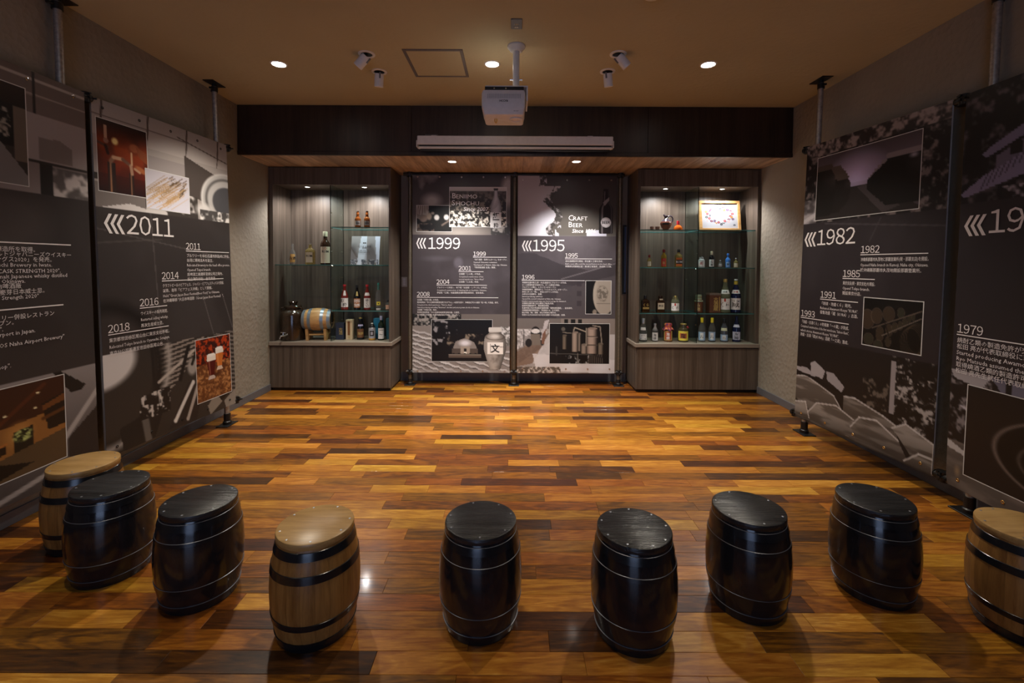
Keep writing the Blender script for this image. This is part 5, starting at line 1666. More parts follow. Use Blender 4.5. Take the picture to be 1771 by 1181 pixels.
def barrel_meshes(kind):
    if kind in BARREL_MESH:
        return BARREL_MESH[kind]
    d = {}
    n = 20
    zs = [0.012 + 0.366 * i / 12 for i in range(13)]
    if kind == 'oak':
        a = 2 * math.pi / n
        b = MB()
        vs = []
        m = 4
        for z in zs:
            for i in range(m + 1):
                q = -a / 2 + a * i / m
                e = 0.0009 if i in (0, m) else 0.0
                q *= 0.992
                vs.append(((brad(z) - e) * math.cos(q), (brad(z) - e) * math.sin(q), z))
            for q in (a / 2 * 0.99, -a / 2 * 0.99):
                vs.append(((brad(z) - 0.014) * math.cos(q), (brad(z) - 0.014) * math.sin(q), z))
        k = m + 3
        fs = [tuple(reversed(range(k))), tuple(range((len(zs) - 1) * k, len(zs) * k))]
        for j in range(len(zs) - 1):
            for i in range(k):
                i2 = (i + 1) % k
                fs.append((j * k + i, j * k + i2, (j + 1) * k + i2, (j + 1) * k + i))
        d['stave'] = b.add(vs, fs).mesh('stave', OAK, True)
        d['n'] = n
    else:
        d['body'] = MB().lathe([(brad(zs[0]) - 0.01, zs[0])] + [(brad(z), z) for z in zs] + [(brad(zs[-1]) - 0.01, zs[-1])], 64, cap=True).mesh('barrel_body', BLACKST, True)
    lid = OAKLID if kind == 'oak' else BLACKLID
    d['lid'] = MB().lathe([(0.0, 0.372), (RT - 0.012, 0.372), (RT + 0.001, 0.374), (RT + 0.0045, 0.379), (RT + 0.0045, 0.394), (RT + 0.003, 0.398), (RT - 0.001, BH), (0, BH)], 64, cap=False).mesh('lid', lid, True)
    for k, (z0, z1, th) in enumerate([(0.338, 0.368, 0.0022), (0.262, 0.292, 0.0022), (0.090, 0.114, 0.0022), (0.0, 0.038, 0.003)]):
        if kind == 'black' and k == 1:
            z0, z1 = 0.284, 0.300
        z0_ = max(z0, 0.004)
        pr = [(brad(z0_) + 0.0002, z0_), (brad(z0_) + th, z0_ + 0.001)]
        pr += [(brad(z0_ + (z1 - z0_) * q) + th, z0_ + (z1 - z0_) * q) for q in (0.33, 0.66)]
        pr += [(brad(z1) + th, z1 - 0.0012), (brad(z1) + 0.0002, z1)]
        hb_ = MB().lathe(pr, 64, cap=False)
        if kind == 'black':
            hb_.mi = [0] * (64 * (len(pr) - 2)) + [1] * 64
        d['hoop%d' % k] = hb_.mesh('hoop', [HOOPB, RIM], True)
    d['base'] = MB().lathe([(0, 0.0), (brad(0.0) + 0.002, 0.0), (brad(0.0) + 0.004, 0.004), (brad(0.0) + 0.003, 0.0125), (0, 0.0125)], 64, cap=False).mesh('base_ring', HOOPB, True)
    d['screw'] = MB().lathe([(0.0045, 0.0), (0.004, 0.0014), (0, 0.0018)], 12, cap=False).mesh('screw', SCREW, True)
    BARREL_MESH[kind] = d
    return d


def barrel(kind, x, y, rz, label, screws=8):
    t = thing('barrel_stool', label, 'barrel stool', (x, y, 0), rz, 'barrel stools in an arc on the wooden floor')
    d = barrel_meshes(kind)
    if kind == 'oak':
        for i in range(d['n']):
            o = put('stave', d['stave'], t)
            o.rotation_euler = (0, 0, 2 * math.pi * i / d['n'])
    else:
        put('barrel_body', d['body'], t)
    lid = put('lid', d['lid'], t)
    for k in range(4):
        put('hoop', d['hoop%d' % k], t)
    put('base_ring', d['base'], t)
    for i in range(screws):
        a = 2 * math.pi * (i + rnd.uniform(-0.18, 0.18)) / screws
        o = put('screw', d['screw'], lid, ((RT - 0.012) * math.cos(a), (RT - 0.012) * math.sin(a), BH - 0.0002))
    return t


barrel('oak', -2.175, 2.285, 0.3, 'oak barrel stool at far left behind a black barrel')
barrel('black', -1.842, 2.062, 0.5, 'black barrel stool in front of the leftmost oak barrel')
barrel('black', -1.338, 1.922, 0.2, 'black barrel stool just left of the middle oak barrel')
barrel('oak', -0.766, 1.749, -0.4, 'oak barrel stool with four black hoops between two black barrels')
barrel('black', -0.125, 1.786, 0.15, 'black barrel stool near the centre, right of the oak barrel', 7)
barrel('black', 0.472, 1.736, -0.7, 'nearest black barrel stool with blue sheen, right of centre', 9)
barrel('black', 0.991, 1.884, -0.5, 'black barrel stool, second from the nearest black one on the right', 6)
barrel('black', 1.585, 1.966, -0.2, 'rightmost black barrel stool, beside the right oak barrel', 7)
barrel('oak', 2.005, 1.755, 0.6, 'oak barrel stool cut off by the right edge')

# ================================================================== things in the display cabinets
YS = 5.2
MPP = YS / FPX
PROF = {
    'wine': [(0, 0.9), (0.015, 1), (0.56, 1), (0.64, 0.93), (0.70, 0.72), (0.75, 0.46), (0.80, 0.38), (0.97, 0.36)],
    'sake': [(0, 0.9), (0.015, 1), (0.48, 1), (0.58, 0.92), (0.70, 0.62), (0.80, 0.40), (0.97, 0.34)],
    'beer': [(0, 0.92), (0.02, 1), (0.52, 1), (0.58, 0.92), (0.64, 0.55), (0.78, 0.46), (0.80, 0.56), (0.83, 0.46), (0.97, 0.40)],
    'flask': [(0, 0.92), (0.02, 1), (0.52, 1), (0.60, 0.92), (0.70, 0.5), (0.76, 0.34), (0.95, 0.30)],
    'square': [(0, 0.94), (0.02, 1), (0.62, 1), (0.70, 0.90), (0.76, 0.5), (0.80, 0.36), (0.95, 0.34)],
    'jar': [(0, 0.9), (0.02, 1), (0.62, 1), (0.72, 0.92), (0.78, 0.66), (0.95, 0.62)],
    'squat': [(0, 0.75), (0.04, 0.95), (0.2, 1), (0.35, 0.92), (0.5, 0.6), (0.58, 0.3), (0.9, 0.27)],
    'canteen': [(0, 0.6), (0.03, 0.85), (0.22, 1), (0.48, 0.92), (0.62, 0.7), (0.72, 0.36), (0.95, 0.3)],
}


def rad_at(prof, z, R):
    zs = [a for a, b in prof]
    rs = [b for a, b in prof]
    return float(np.interp(z, zs, rs)) * R


def bottle(kind, u0, u1, vt, vb, shelf, label, glass, cap, cap_h=0.12, cap_r=None, labels=(), lets=(), name='bottle', dy=0.0, group=None, depth=1.0, cat='bottle'):
    x = ((u0 + u1) / 2 - PPX) * MPP
    R, H = (u1 - u0) / 2 * MPP, (vb - vt) * MPP
    y = YS + dy
    t = thing(name, label, cat, (x, y, shelf), 0, group)
    ang = math.atan2(-y, -x)
    pr = PROF[kind]
    sq = kind == 'square'
    if sq:
        rings = []
        for z, r in pr:
            rr = r * R
            k = 0.25 if r > 0.6 else 0.98
            rings.append(rrect(-rr, rr, -rr * depth, rr * depth, z * H, rr * min(k, 0.98) * min(1, depth), 4))
        loft(rings).build('glass_body', glass, t, True)
    else:
        MB().lathe([(r * R, z * H) for z, r in pr], 28, sy=depth).build('glass_body', glass, t, True)
    zc = 1 - cap_h
    rc = (cap_r or (rad_at(pr, min(zc, 0.95), 1.0) * 1.18)) * R
    if cap is not None:
        MB().lathe([(rc * 0.98, zc * H), (rc, (zc + 0.01) * H), (rc, 0.985 * H), (rc * 0.9, H), (0, H)], 20, cap=False).build('cap', cap, t, True)
    for z0, z1, half, mat in labels:
        if sq:
            rr = R * depth + 0.0006
            hw = R * min(half, 0.95)
            MB().box(-hw, hw, -rr - 0.0006, -rr, z0 * H, z1 * H).build('label', mat, t)
        else:
            n = 10
            zz = [z0 + (z1 - z0) * q / 3 for q in range(4)]
            MB().lathe([(rad_at(pr, z, R) + 0.0008, z * H) for z in zz], n, a0=ang - math.radians(half), a1=ang + math.radians(half), cap=False, sy=depth).build('label', mat, t, True)
    for body, size, zf, mat in lets:
        rr = rad_at(pr, zf, R) + 0.0016

        def fn(px_, py_, rr=rr, zf=zf):
            if sq:
                return (px_, -R * depth - 0.0018, zf * H + py_)
            a = ang + px_ / rr
            return (rr * math.cos(a), rr * math.sin(a) * depth, zf * H + py_)
        text(body, size * H, fn, 'label_lettering', mat, t, 'CENTER', bold=0.0006, res=1)
    return t


CLEAR = bottle_glass('clear_bottle_glass', (0.93, 0.95, 0.95), 0.95)
AMBER = bottle_glass('amber_bottle_glass', (0.30, 0.09, 0.02), 0.6)
BROWNG = bottle_glass('dark_brown_glass', (0.03, 0.014, 0.008), 0.0, 0.08)
BLACKG = bottle_glass('black_glass', (0.008, 0.008, 0.01), 0.0, 0.07)
NAVYG = bottle_glass('navy_glass', (0.01, 0.014, 0.05), 0.0, 0.08)
REDG = bottle_glass('red_tinted_liquor', (0.26, 0.035, 0.03), 0.35)
GREENG = bottle_glass('pale_green_glass', (0.62, 0.66, 0.45), 0.85)
PALEG = bottle_glass('pale_gold_liquor', (0.80, 0.66, 0.28), 0.85)
YELG = bottle_glass('yellow_liquor', (0.75, 0.52, 0.10), 0.75)
ORANGEG = bottle_glass('orange_liquor', (0.85, 0.20, 0.03), 0.6)
BLUEG = bottle_glass('blue_bottle', (0.06, 0.22, 0.68), 0.2)
CREAML = plain('cream_label', (0.62, 0.55, 0.42), 0.6)
WHITEL = plain('white_label', (0.74, 0.72, 0.72), 0.6)
TANL = plain('tan_label', (0.50, 0.28, 0.08), 0.6)
ORNL = plain('orange_brown_label', (0.36, 0.14, 0.05), 0.6)
GOLDL = plain('gold_label', (0.42, 0.29, 0.09), 0.45)
REDL = plain('red_label', (0.42, 0.045, 0.03), 0.55)
YELL = plain('yellow_label', (0.72, 0.60, 0.07), 0.55)
BLUEL = plain('pale_blue_label', (0.30, 0.42, 0.60), 0.55)
REDC = plain('red_cap', (0.48, 0.02, 0.03), 0.4)
MAROONC = plain('maroon_cap', (0.16, 0.012, 0.012), 0.4)
BLACKC = plain('black_cap', (0.012, 0.012, 0.014), 0.35)
YELC = plain('yellow_cap', (0.82, 0.64, 0.03), 0.4)
WHITEC = plain('white_cap', (0.78, 0.76, 0.74), 0.4)
SILVC = plain('silver_cap', (0.62, 0.62, 0.66), 0.3, 0.6)
GREENC = plain('pale_green_capsule', (0.55, 0.57, 0.40), 0.45)
TEALC = plain('teal_cap', (0.03, 0.24, 0.20), 0.3)
BLUEC = plain('blue_cap', (0.03, 0.14, 0.50), 0.35)
LILACC = plain('lilac_capsule', (0.40, 0.38, 0.58), 0.4)
GL, GR = 'bottles in the left display cabinet', 'bottles in the right display cabinet'

# ---- left cabinet, middle shelf
bottle('canteen', 500, 512, 419.5, 455.5, S2, 'small clear bottle with tan tag label on the left cabinet shelf', CLEAR, CLEAR, 0.13, 0.3, [(0.1, 0.5, 42, TANL)], [('古酒', 0.16, 0.24, INK_BLACK)], group=GL)
bottle('square', 529.5, 544, 419, 455.5, S2, 'square pale gold rum bottle with cream label', PALEG, CLEAR, 0.12, 0.28, [(0.10, 0.58, 0.8, CREAML)], [('RUM', 0.14, 0.36, INK_BLACK)], depth=0.6, group=GL)
bottle('wine', 554.5, 571, 399, 456, S2, 'tall dark bottle with cream label and pale green capsule, left cabinet', BROWNG, GREENC, 0.15, 0.46, [(0.05, 0.54, 62, CREAML)], [('RUM', 0.10, 0.36, INK_BLACK), ('◆', 0.08, 0.46, INK_RED)], group=GL)
# ---- left cabinet, top shelf: two small beer bottles
bottle('beer', 614, 624, 362, 391, S1, 'left one of two small brown beer bottles on the top glass shelf', AMBER, BROWNG, 0.05, 0.44, [(0.14, 0.42, 55, plain('grey_label', (0.25, 0.22, 0.2), 0.5))], [('BEER', 0.10, 0.24, INK_BLACK)], group=GL)
bottle('beer', 630, 640, 362, 391, S1, 'right one of two small brown beer bottles on the top glass shelf', AMBER, BROWNG, 0.05, 0.44, [(0.14, 0.42, 55, plain('grey_label', (0.25, 0.22, 0.2), 0.5))], [('BEER', 0.10, 0.24, INK_BLACK)], group=GL)
# ---- left cabinet, lower shelf
bottle('sake', 589.5, 602, 491, 534, S3, 'red capped bottle with white brush label, nearest the glass divider', REDG, REDC, 0.07, 0.42, [(0.10, 0.46, 65, WHITEL), (0.56, 0.76, 24, WHITEL)], [('紅一', 0.17, 0.30, INK_BLACK), ('粋', 0.17, 0.13, INK_BLACK)], group=GL)
bottle('sake', 611.5, 623, 492, 534, S3, 'black bottle with orange brown label on the lower glass shelf', BLACKG, BLACKC, 0.10, 0.40, [(0.08, 0.46, 65, ORNL), (0.56, 0.74, 20, GOLDL)], [('琉球', 0.15, 0.30, INK_WHITE), ('泡盛', 0.15, 0.13, INK_WHITE)], group=GL)
bottle('sake', 629, 640.5, 491, 534, S3, 'red capped maroon bottle with white collar and label', REDG, REDC, 0.08, 0.42, [(0.08, 0.46, 65, WHITEL), (0.56, 0.68, 50, WHITEL)], [('ゆ', 0.14, 0.33, INK_BLACK), ('く', 0.12, 0.21, INK_BLACK), ('い', 0.12, 0.11, INK_BLACK)], group=GL)
bottle('sake', 649.5, 659, 489, 535, S3, 'slim clear bottle with teal cap and round yellow label', CLEAR, TEALC, 0.26, 0.36, [(0.17, 0.30, 40, YELL), (0.0, 0.05, 50, WHITEL)], [('●', 0.06, 0.21, INK_BLACK)], group=GL)
bottle('flask', 666.5, 674.5, 517.5, 534, S3, 'tiny bottle with black cap and peach label at the shelf end', CLEAR, BLACKC, 0.2, 0.4, [(0.06, 0.5, 60, plain('peach_label', (0.62, 0.36, 0.25), 0.6))], group=GL)
# ---- left cabinet, counter: brown stoneware dispenser
cx = lambda u: (u - PPX) * MPP
t = thing('dispenser_jar', 'brown glazed stoneware jar with lid and chrome tap', 'jar', (-2.505, 5.17, CZ))
GLAZE = plain('brown_glaze', (0.035, 0.021, 0.013), 0.16, noise=0.3, nscale=12, coat=0.4)
hj = 51 * MPP
MB().lathe([(0.0, 0), (0.126, 0), (0.136, 0.006), (0.138, 0.02), (0.140, 0.28), (0.136, 0.305), (0.125, 0.322), (0.085, 0.340), (0.080, 0.348), (0, 0.348)], 48, cap=False).build('jar_body', GLAZE, t, True)
MB().lathe([(0.078, 0.346), (0.084, 0.356), (0.090, 0.362), (0.092, 0.382), (0.086, 0.390), (0, 0.392)], 40, cap=False).build('lid', GLAZE, t, True)
MB().lathe([(0.040, 0.390), (0.038, 0.402), (0.046, 0.420), (0.050, 0.430), (0.046, 0.438), (0, 0.440)], 32, cap=False).build('lid_knob', GLAZE, t, True)
tp = MB().tube([(0.0, -0.138, 0.075), (-0.015, -0.185, 0.072), (-0.035, -0.215, 0.070), (-0.045, -0.22, 0.040)], [0.011, 0.009, 0.010, 0.008], 10)
tp.tube([(-0.020, -0.195, 0.075), (-0.020, -0.195, 0.105)], 0.006, 8).tube([(-0.045, -0.195, 0.108), (0.012, -0.195, 0.104)], 0.006, 8)
tp.build('tap', CHROME, t, True)
for s_ in (-1, 1):
    MB().tube([(s_ * 0.086, -0.03, 0.368), (s_ * 0.118, -0.035, 0.362), (s_ * 0.120, -0.03, 0.335), (s_ * 0.105, -0.03, 0.325)], 0.009, 8).build('ear', GLAZE, t, True)
# small cask on a stand
t = thing('small_cask', 'small wooden cask with blue grey hoops on a wooden stand', 'cask', (-2.222, 5.17, CZ), math.radians(6))
CASKW = wood('pale_cask_wood', (0.34, 0.18, 0.06), (0.62, 0.38, 0.16), 'X', 20, 0.4, 0.1, bump=0.05)
HOOPS = plain('blue_grey_hoop', (0.24, 0.30, 0.37), 0.35, 0.5)
L_, zc = 0.31, 0.232


def cr(q):
    return 0.128 - 0.026 * (q / (L_ / 2)) ** 2


qs = [-L_ / 2 + L_ * i / 12 for i in range(13)]
for i in range(16):
    a0, a1 = 2 * math.pi * (i + 0.01) / 16, 2 * math.pi * (i + 0.99) / 16
    b = MB()
    vs, fs = [], []
    m = 3
    for q in qs:
        for j in range(m + 1):
            a = a0 + (a1 - a0) * j / m
            vs.append((q, cr(q) * math.cos(a), zc + cr(q) * math.sin(a)))
        for a in (a1, a0):
            vs.append((q, (cr(q) - 0.012) * math.cos(a), zc + (cr(q) - 0.012) * math.sin(a)))
    k = m + 3
    fs = [tuple(range(k)), tuple(reversed(range((len(qs) - 1) * k, len(qs) * k)))]
    for w_ in range(len(qs) - 1):
        for j in range(k):
            j2 = (j + 1) % k
            fs.append((w_ * k + j, (w_ + 1) * k + j, (w_ + 1) * k + j2, w_ * k + j2))
    b.add(vs, fs).build('stave', CASKW, t, True)
for s_ in (-1, 1):
    MB().lathe([(0, 0.0), (0.094, 0.0), (0.094, 0.010), (0, 0.010)], 32, axis='X', c=(s_ * (L_ / 2 - 0.02) - 0.005, 0, zc), cap=False).build('cask_head', plain('shaded_cask_head', (0.035, 0.022, 0.015), 0.5), t, True)  # cask ends lie in shade; that darkness is put into their colour
for q in (-0.138, -0.07, 0.066, 0.136):
    w_ = 0.017
    MB().lathe([(cr(q - w_) + 0.0003, q - w_), (cr(q - w_) + 0.003, q - w_), (cr(q + w_) + 0.003, q + w_), (cr(q + w_) + 0.0003, q + w_)], 40, axis='X', c=(0, 0, zc), cap=False).build('hoop', HOOPS, t, True)
for s_ in (-1, 1):
    st = MB()
    xx = s_ * 0.098
    st.prism([(-0.075, 0.0), (-0.035, 0.0), (0.0, 0.06), (0.035, 0.0), (0.075, 0.0), (0.098, 0.135), (0.06, 0.122), (0.0, 0.098), (-0.06, 0.122), (-0.098, 0.135)], xx - 0.014, xx + 0.014)
    st.xform(Matrix(((0, 0, 1, 0), (1, 0, 0, 0), (0, 1, 0, 0), (0, 0, 0, 1))))
    st.build('stand_leg', CASKW, t)
MB().box(-0.084, 0.084, -0.058, -0.040, 0.058, 0.072).build('stretcher', CASKW, t)
MB().box(-0.084, 0.084, 0.040, 0.058, 0.058, 0.072).build('stretcher', CASKW, t)


def carton(u0, u1, vt, h_, z, label, mat, depth, dy, parts=None, rot=0.0, name='gift_box', y=YS, cat='box'):
    t = thing(name, label, cat, (cx((u0 + u1) / 2), y + dy, z), rot)
    w_ = (u1 - u0) * MPP
    MB().box(-w_ / 2, w_ / 2, -depth / 2, depth / 2, 0, h_, bev=0.002).build('carton', mat, t)
    return t, w_


t, w_ = carton(582.5, 596, 557, 28.5 * MPP, CZ, 'dark navy gift box with gold script beside the small cask', plain('navy_card', (0.02, 0.026, 0.05), 0.5), 0.085, 0.0)
MB().box(-w_ / 2 - 0.001, w_ / 2 + 0.001, -0.0435, 0.0435, 0.140, 0.19, bev=0.001).build('box_lid', plain('navy_card', (0.02, 0.026, 0.05), 0.5), t)
for k, (b_, z_) in enumerate((('古', 0.10), ('酒', 0.062))):
    text(b_, 0.045, lambda a, b, z_=z_: (a + 0.012, -0.0432, z_ + b), 'gold_script', INK_GOLD, t, 'CENTER', res=1)
t, w_ = carton(599.5, 610.5, 551, 34.5 * MPP, CZ, 'pale wooden bottle box with a long brown window', wood('pale_box_wood', (0.48, 0.36, 0.22), (0.66, 0.52, 0.35), 'Z', 22, 0.5, 0.06), 0.075, 0.0)
MB().box(-0.014, 0.012, -0.0385, -0.037, 0.052, 0.212).build('window', plain('brown_window', (0.20, 0.085, 0.03), 0.3), t)
text('盛', 0.022, lambda a, b: (a, -0.0382, 0.022 + b), 'box_script', INK_GOLD, t, 'CENTER', res=1)
bottle('jar', 616.5, 629.5, 548, 586, CZ, 'dark rounded bottle with gold cap and brown label', BLACKG, GOLD, 0.16, 0.42, [(0.10, 0.5, 55, plain('dark_brown_label', (0.16, 0.07, 0.03), 0.5)), (0.62, 0.7, 40, LILACC)], [('泡盛', 0.14, 0.24, INK_GOLD)], group=GL)
t = thing('beverage_can', 'silver can with orange base in front of the blue box', 'can', (cx(645), 5.16, CZ))
MB().lathe([(0, 0), (0.030, 0), (0.036, 0.006), (0.038, 0.012), (0.038, 0.022)], 32, cap=False).build('base_band', plain('orange_band', (0.62, 0.32, 0.04), 0.4), t, True)
MB().lathe([(0.038, 0.022), (0.038, 0.132), (0.033, 0.142)], 32, cap=False).build('can_body', plain('silver_can', (0.50, 0.50, 0.55), 0.3, 0.5), t, True)
MB().lathe([(0.033, 0.142), (0.034, 0.150), (0.026, 0.166), (0.018, 0.186), (0, 0.190)], 28, cap=False).build('cap', BLACKC, t, True)
MB().lathe([(0.0185, 0.176), (0.012, 0.192), (0, 0.195)], 20, cap=False).build('cap_top', WHITEC, t, True)
a_ = math.atan2(-5.16, -cx(645))
MB().lathe([(0.0386, 0.05), (0.0386, 0.11)], 12, a0=a_ - 0.7, a1=a_ + 0.55, cap=False).build('label', INK_BLACK, t, True)
MB().lathe([(0.0392, 0.063), (0.0392, 0.097)], 12, a0=a_ - 0.42, a1=a_ + 0.25, cap=False).build('label_disc', SILVC, t, True)
carton(642, 656.5, 552, 35 * MPP, CZ, 'bright blue box standing behind the silver can', plain('blue_card', (0.02, 0.20, 0.36), 0.45), 0.08, 0.11)
bottle('wine', 654.8, 665.6, 544.5, 586, CZ, 'dark green wine bottle with white label and lilac capsule', bottle_glass('dark_green_glass', (0.012, 0.02, 0.012), 0.0, 0.08), LILACC, 0.17, 0.42, [(0.06, 0.5, 62, WHITEL)], [('WINE', 0.07, 0.40, INK_GREY), ('～', 0.16, 0.18, INK_BLACK)], dy=-0.03, group=GL)
carton(666.2, 675.4, 549, 36 * MPP, CZ, 'teal blue box at the right end of the left cabinet counter', plain('teal_card', (0.02, 0.085, 0.11), 0.5), 0.08, 0.06)
# print on an acrylic plate, leaning
t = thing('acrylic_plate', 'square white printed acrylic plate leaning on the middle shelf', 'plate', (cx(628.3), 5.25, S2))
pw, ph = 49.5 * MPP * 1.01, 49.5 * MPP * 1.03
p = Pic(50, 52, (0.62, 0.60, 0.61), 71)
p.poly([(0.34, 0), (0.54, 0), (0.56, 1), (0.22, 1)], (0.84, 0.86, 0.92)).poly([(0.82, 0), (1.0, 0), (1, 1), (0.90, 1)], (0.84, 0.86, 0.94)).poly([(0, 0.38), (0.24, 0.72), (0.2, 0.74), (0, 0.45)], (0.54, 0.51, 0.50))  # pale slanting bands: reflections on the plate, painted into its print
p.foliage((p.Y > 0.8).astype(float) * (p.noise(14, 4) > 0.45), (0.36, 0.37, 0.42), (0.78, 0.79, 0.83), 16, 0.5, 5)
tilt = math.radians(10)
shp = Sheet((-pw / 2, -0.005 + ph * math.sin(tilt), ph * math.cos(tilt)), (pw / 2, -0.005 + ph * math.sin(tilt), ph * math.cos(tilt)), (-pw / 2, -0.005, 0.0), t, 0, 0.0)
shp.o = Vector((0, 0, 0))
shp.n = Vector((0, -1, 0))
shp.grid('plate_print', p, 0, 0, shp.W, shp.H, 0.0012, mat=PAPER)
b = MB()
for q in (0.0, 0.006):
    b.v += [tuple(Vector(shp.p(u_, v_)) + Vector((0, q + 0.0003, 0))) for u_, v_ in ((0, 0), (shp.W, 0), (shp.W, shp.H), (0, shp.H))]
b.f = [(3, 2, 1, 0), (4, 5, 6, 7), (0, 1, 5, 4), (1, 2, 6, 5), (2, 3, 7, 6), (3, 0, 4, 7)]
b.mi = [0] * 6
b.build('acrylic_sheet', plain('white_acrylic', (0.70, 0.70, 0.72), 0.2), t)
for body, sz, v_ in (('■■', 0.022, 0.088), ('ヘリオス酒造', 0.026, 0.13), ('黒麹', 0.026, 0.148), ('泡盛 古酒 ラム', 0.017, 0.175), ('沖縄県名護市許田', 0.017, 0.195), ('ウイスキー ビール', 0.017, 0.215)):
    text(body, sz, lambda a, c, v_=v_, q_=shp: q_.p(q_.W * 0.46 + a, v_ - c, 0.002), 'print_lettering', INK_GREY, t, 'CENTER', res=1)

# ---- right cabinet, top shelf
z1, z2, z3 = S1 - 0.012, S2 - 0.012, S3 - 0.012
CUPM = plain('brown_earthenware', (0.17, 0.085, 0.055), 0.5, noise=0.3, nscale=50)
for k, (u0, u1) in enumerate(((1123.2, 1130.2), (1132.3, 1140))):
    t = thing('sake_cup', 'brown earthenware cup, %s of the pair beside the jug' % ('left one' if k == 0 else 'right one'), 'cup', (cx((u0 + u1) / 2), YS, z1), 0, 'small brown cups')
    r_ = (u1 - u0) / 2 * MPP
    MB().lathe([(0, 0), (r_ * 0.84, 0), (r_ * 0.9, 0.004), (r_, 0.040), (r_ * 0.97, 0.042), (r_ * 0.85, 0.012), (0, 0.010)], 28, cap=False).build('cup_body', CUPM, t, True)
    MB().lathe([(r_ * 1.0, 0.034), (r_ * 1.015, 0.0385), (r_ * 1.0, 0.043), (r_ * 0.96, 0.042)], 28, cap=False).build('rim', CUPM, t, True)
t = thing('wine_ewer', 'small reddish brown ewer with dark glazed neck and looped handle', 'ewer', (cx(1150.5), YS, z1))
MB().lathe([(0, 0), (0.034, 0), (0.036, 0.006), (0.030, 0.012), (0.050, 0.034), (0.063, 0.066), (0.064, 0.084), (0.056, 0.100)], 36, cap=False).build('ewer_body', plain('reddish_clay', (0.16, 0.05, 0.033), 0.38), t, True)
EG = plain('dark_purple_glaze', (0.05, 0.04, 0.055), 0.12, coat=0.6)
MB().lathe([(0.0565, 0.099), (0.044, 0.115), (0.030, 0.126), (0.020, 0.136), (0.018, 0.152), (0.026, 0.164), (0.024, 0.168), (0.015, 0.158), (0, 0.156)], 32, cap=False).build('neck', EG, t, True)
MB().tube([(-0.014, -0.008, 0.158), (-0.026, -0.012, 0.170), (-0.034, -0.015, 0.178)], [0.012, 0.009, 0.006], 10).build('spout', EG, t, True)
MB().tube([(0.018, 0, 0.150), (0.040, 0, 0.166), (0.066, 0, 0.160), (0.078, 0, 0.135), (0.074, 0, 0.105), (0.058, 0, 0.090)], 0.007, 10).build('handle', EG, t, True)
ang = math.atan2(-YS, -cx(1150.5))
MB().lathe([(0.0642, 0.062), (0.0650, 0.082)], 12, a0=ang - 0.55, a1=ang + 0.55, cap=False).build('label', INK_BLACK, t, True)
bottle('squat', 1164, 1179, 379.5, 396, z1, 'squat round bottle of orange liquor with bright red cap', ORANGEG, REDC, 0.42, 0.32, group=GR)
# framed wreath picture, leaning back
t = thing('framed_picture', 'wood framed picture of a flower wreath on the top shelf', 'picture', (cx(1246.5), 5.225, z1))
fw_, fh_ = 71.5 * MPP, 53.5 * MPP
tilt = math.radians(9)
ct, stt = math.cos(tilt), math.sin(tilt)


def tl_(x_, y_, z_):
    return (x_, y_ * ct + z_ * stt, z_ * ct - y_ * stt + 0.004)


M_ = Matrix.Rotation(-tilt, 4, 'X')
FRW = wood('honey_frame_wood', (0.36, 0.19, 0.06), (0.56, 0.33, 0.13), 'X', 20, 0.35, 0.1, bump=0.03)
bw = 0.030
for nm, a0, a1, c0, c1 in (('frame_rail', -fw_ / 2, fw_ / 2, 0, bw), ('frame_rail', -fw_ / 2, fw_ / 2, fh_ - bw, fh_), ('frame_stile', -fw_ / 2, -fw_ / 2 + bw, bw, fh_ - bw), ('frame_stile', fw_ / 2 - bw, fw_ / 2, bw, fh_ - bw)):
    MB().box(a0, a1, -0.012, 0.012, c0, c1, bev=0.002).xform(M_).build(nm, FRW, t)
MB().box(-fw_ / 2 + bw, fw_ / 2 - bw, 0.004, 0.010, bw, fh_ - bw).xform(M_).build('backing_board', plain('mount_card', (0.72, 0.72, 0.74), 0.7), t)
p = Pic(110, 80, (0.66, 0.67, 0.70), 72)
p.ring(0.5, 0.48, 0.34, 0.30, 0.03, (0.20, 0.14, 0.20), 0.9)
cols = [(0.50, 0.10, 0.16), (0.62, 0.20, 0.24), (0.28, 0.15, 0.32), (0.14, 0.17, 0.22), (0.84, 0.58, 0.58), (0.62, 0.40, 0.14), (0.20, 0.25, 0.24), (0.36, 0.10, 0.22)]
for k in range(30):
    a = 2 * math.pi * k / 30
    rr = 0.34 * (1 + 0.09 * ((k * 7) % 5 - 2))
    x_, y_ = 0.5 + rr * math.cos(a), 0.48 + rr * 0.88 * math.sin(a)
    c_ = cols[(k * 5) % 8]
    for j in range(4 if k % 3 else 2):
        b_ = a + j * 1.57 + k
        p.ell(x_ + 0.020 * math.cos(b_), y_ + 0.028 * math.sin(b_), 0.021, 0.029, c_, 0.95, 0.3, b_)
    p.ell(x_, y_, 0.010, 0.014, (0.92, 0.85, 0.75), 0.8, 0.4)
p.ell(0.90, 0.86, 0.035, 0.035, (0.12, 0.15, 0.20), 1, 0.2).ell(0.90, 0.86, 0.014, 0.012, (0.6, 0.62, 0.66), 1, 0.2)
shp = Sheet(M_ @ Vector((-fw_ / 2 + bw, 0.0035, fh_ - bw)), M_ @ Vector((fw_ / 2 - bw, 0.0035, fh_ - bw)), M_ @ Vector((-fw_ / 2 + bw, 0.0035, bw)), t, 0, 0.0)
shp.o = Vector((0, 0, 0))
shp.n = Vector((0, -1, 0))
shp.grid('wreath_print', p, 0, 0, shp.W, shp.H, 0.0, mat=PAPER)
MB().box(-0.02, 0.02, 0.012, 0.02, 0.02, fh_ * 0.8).xform(M_).build('easel_strut', FRW, t)

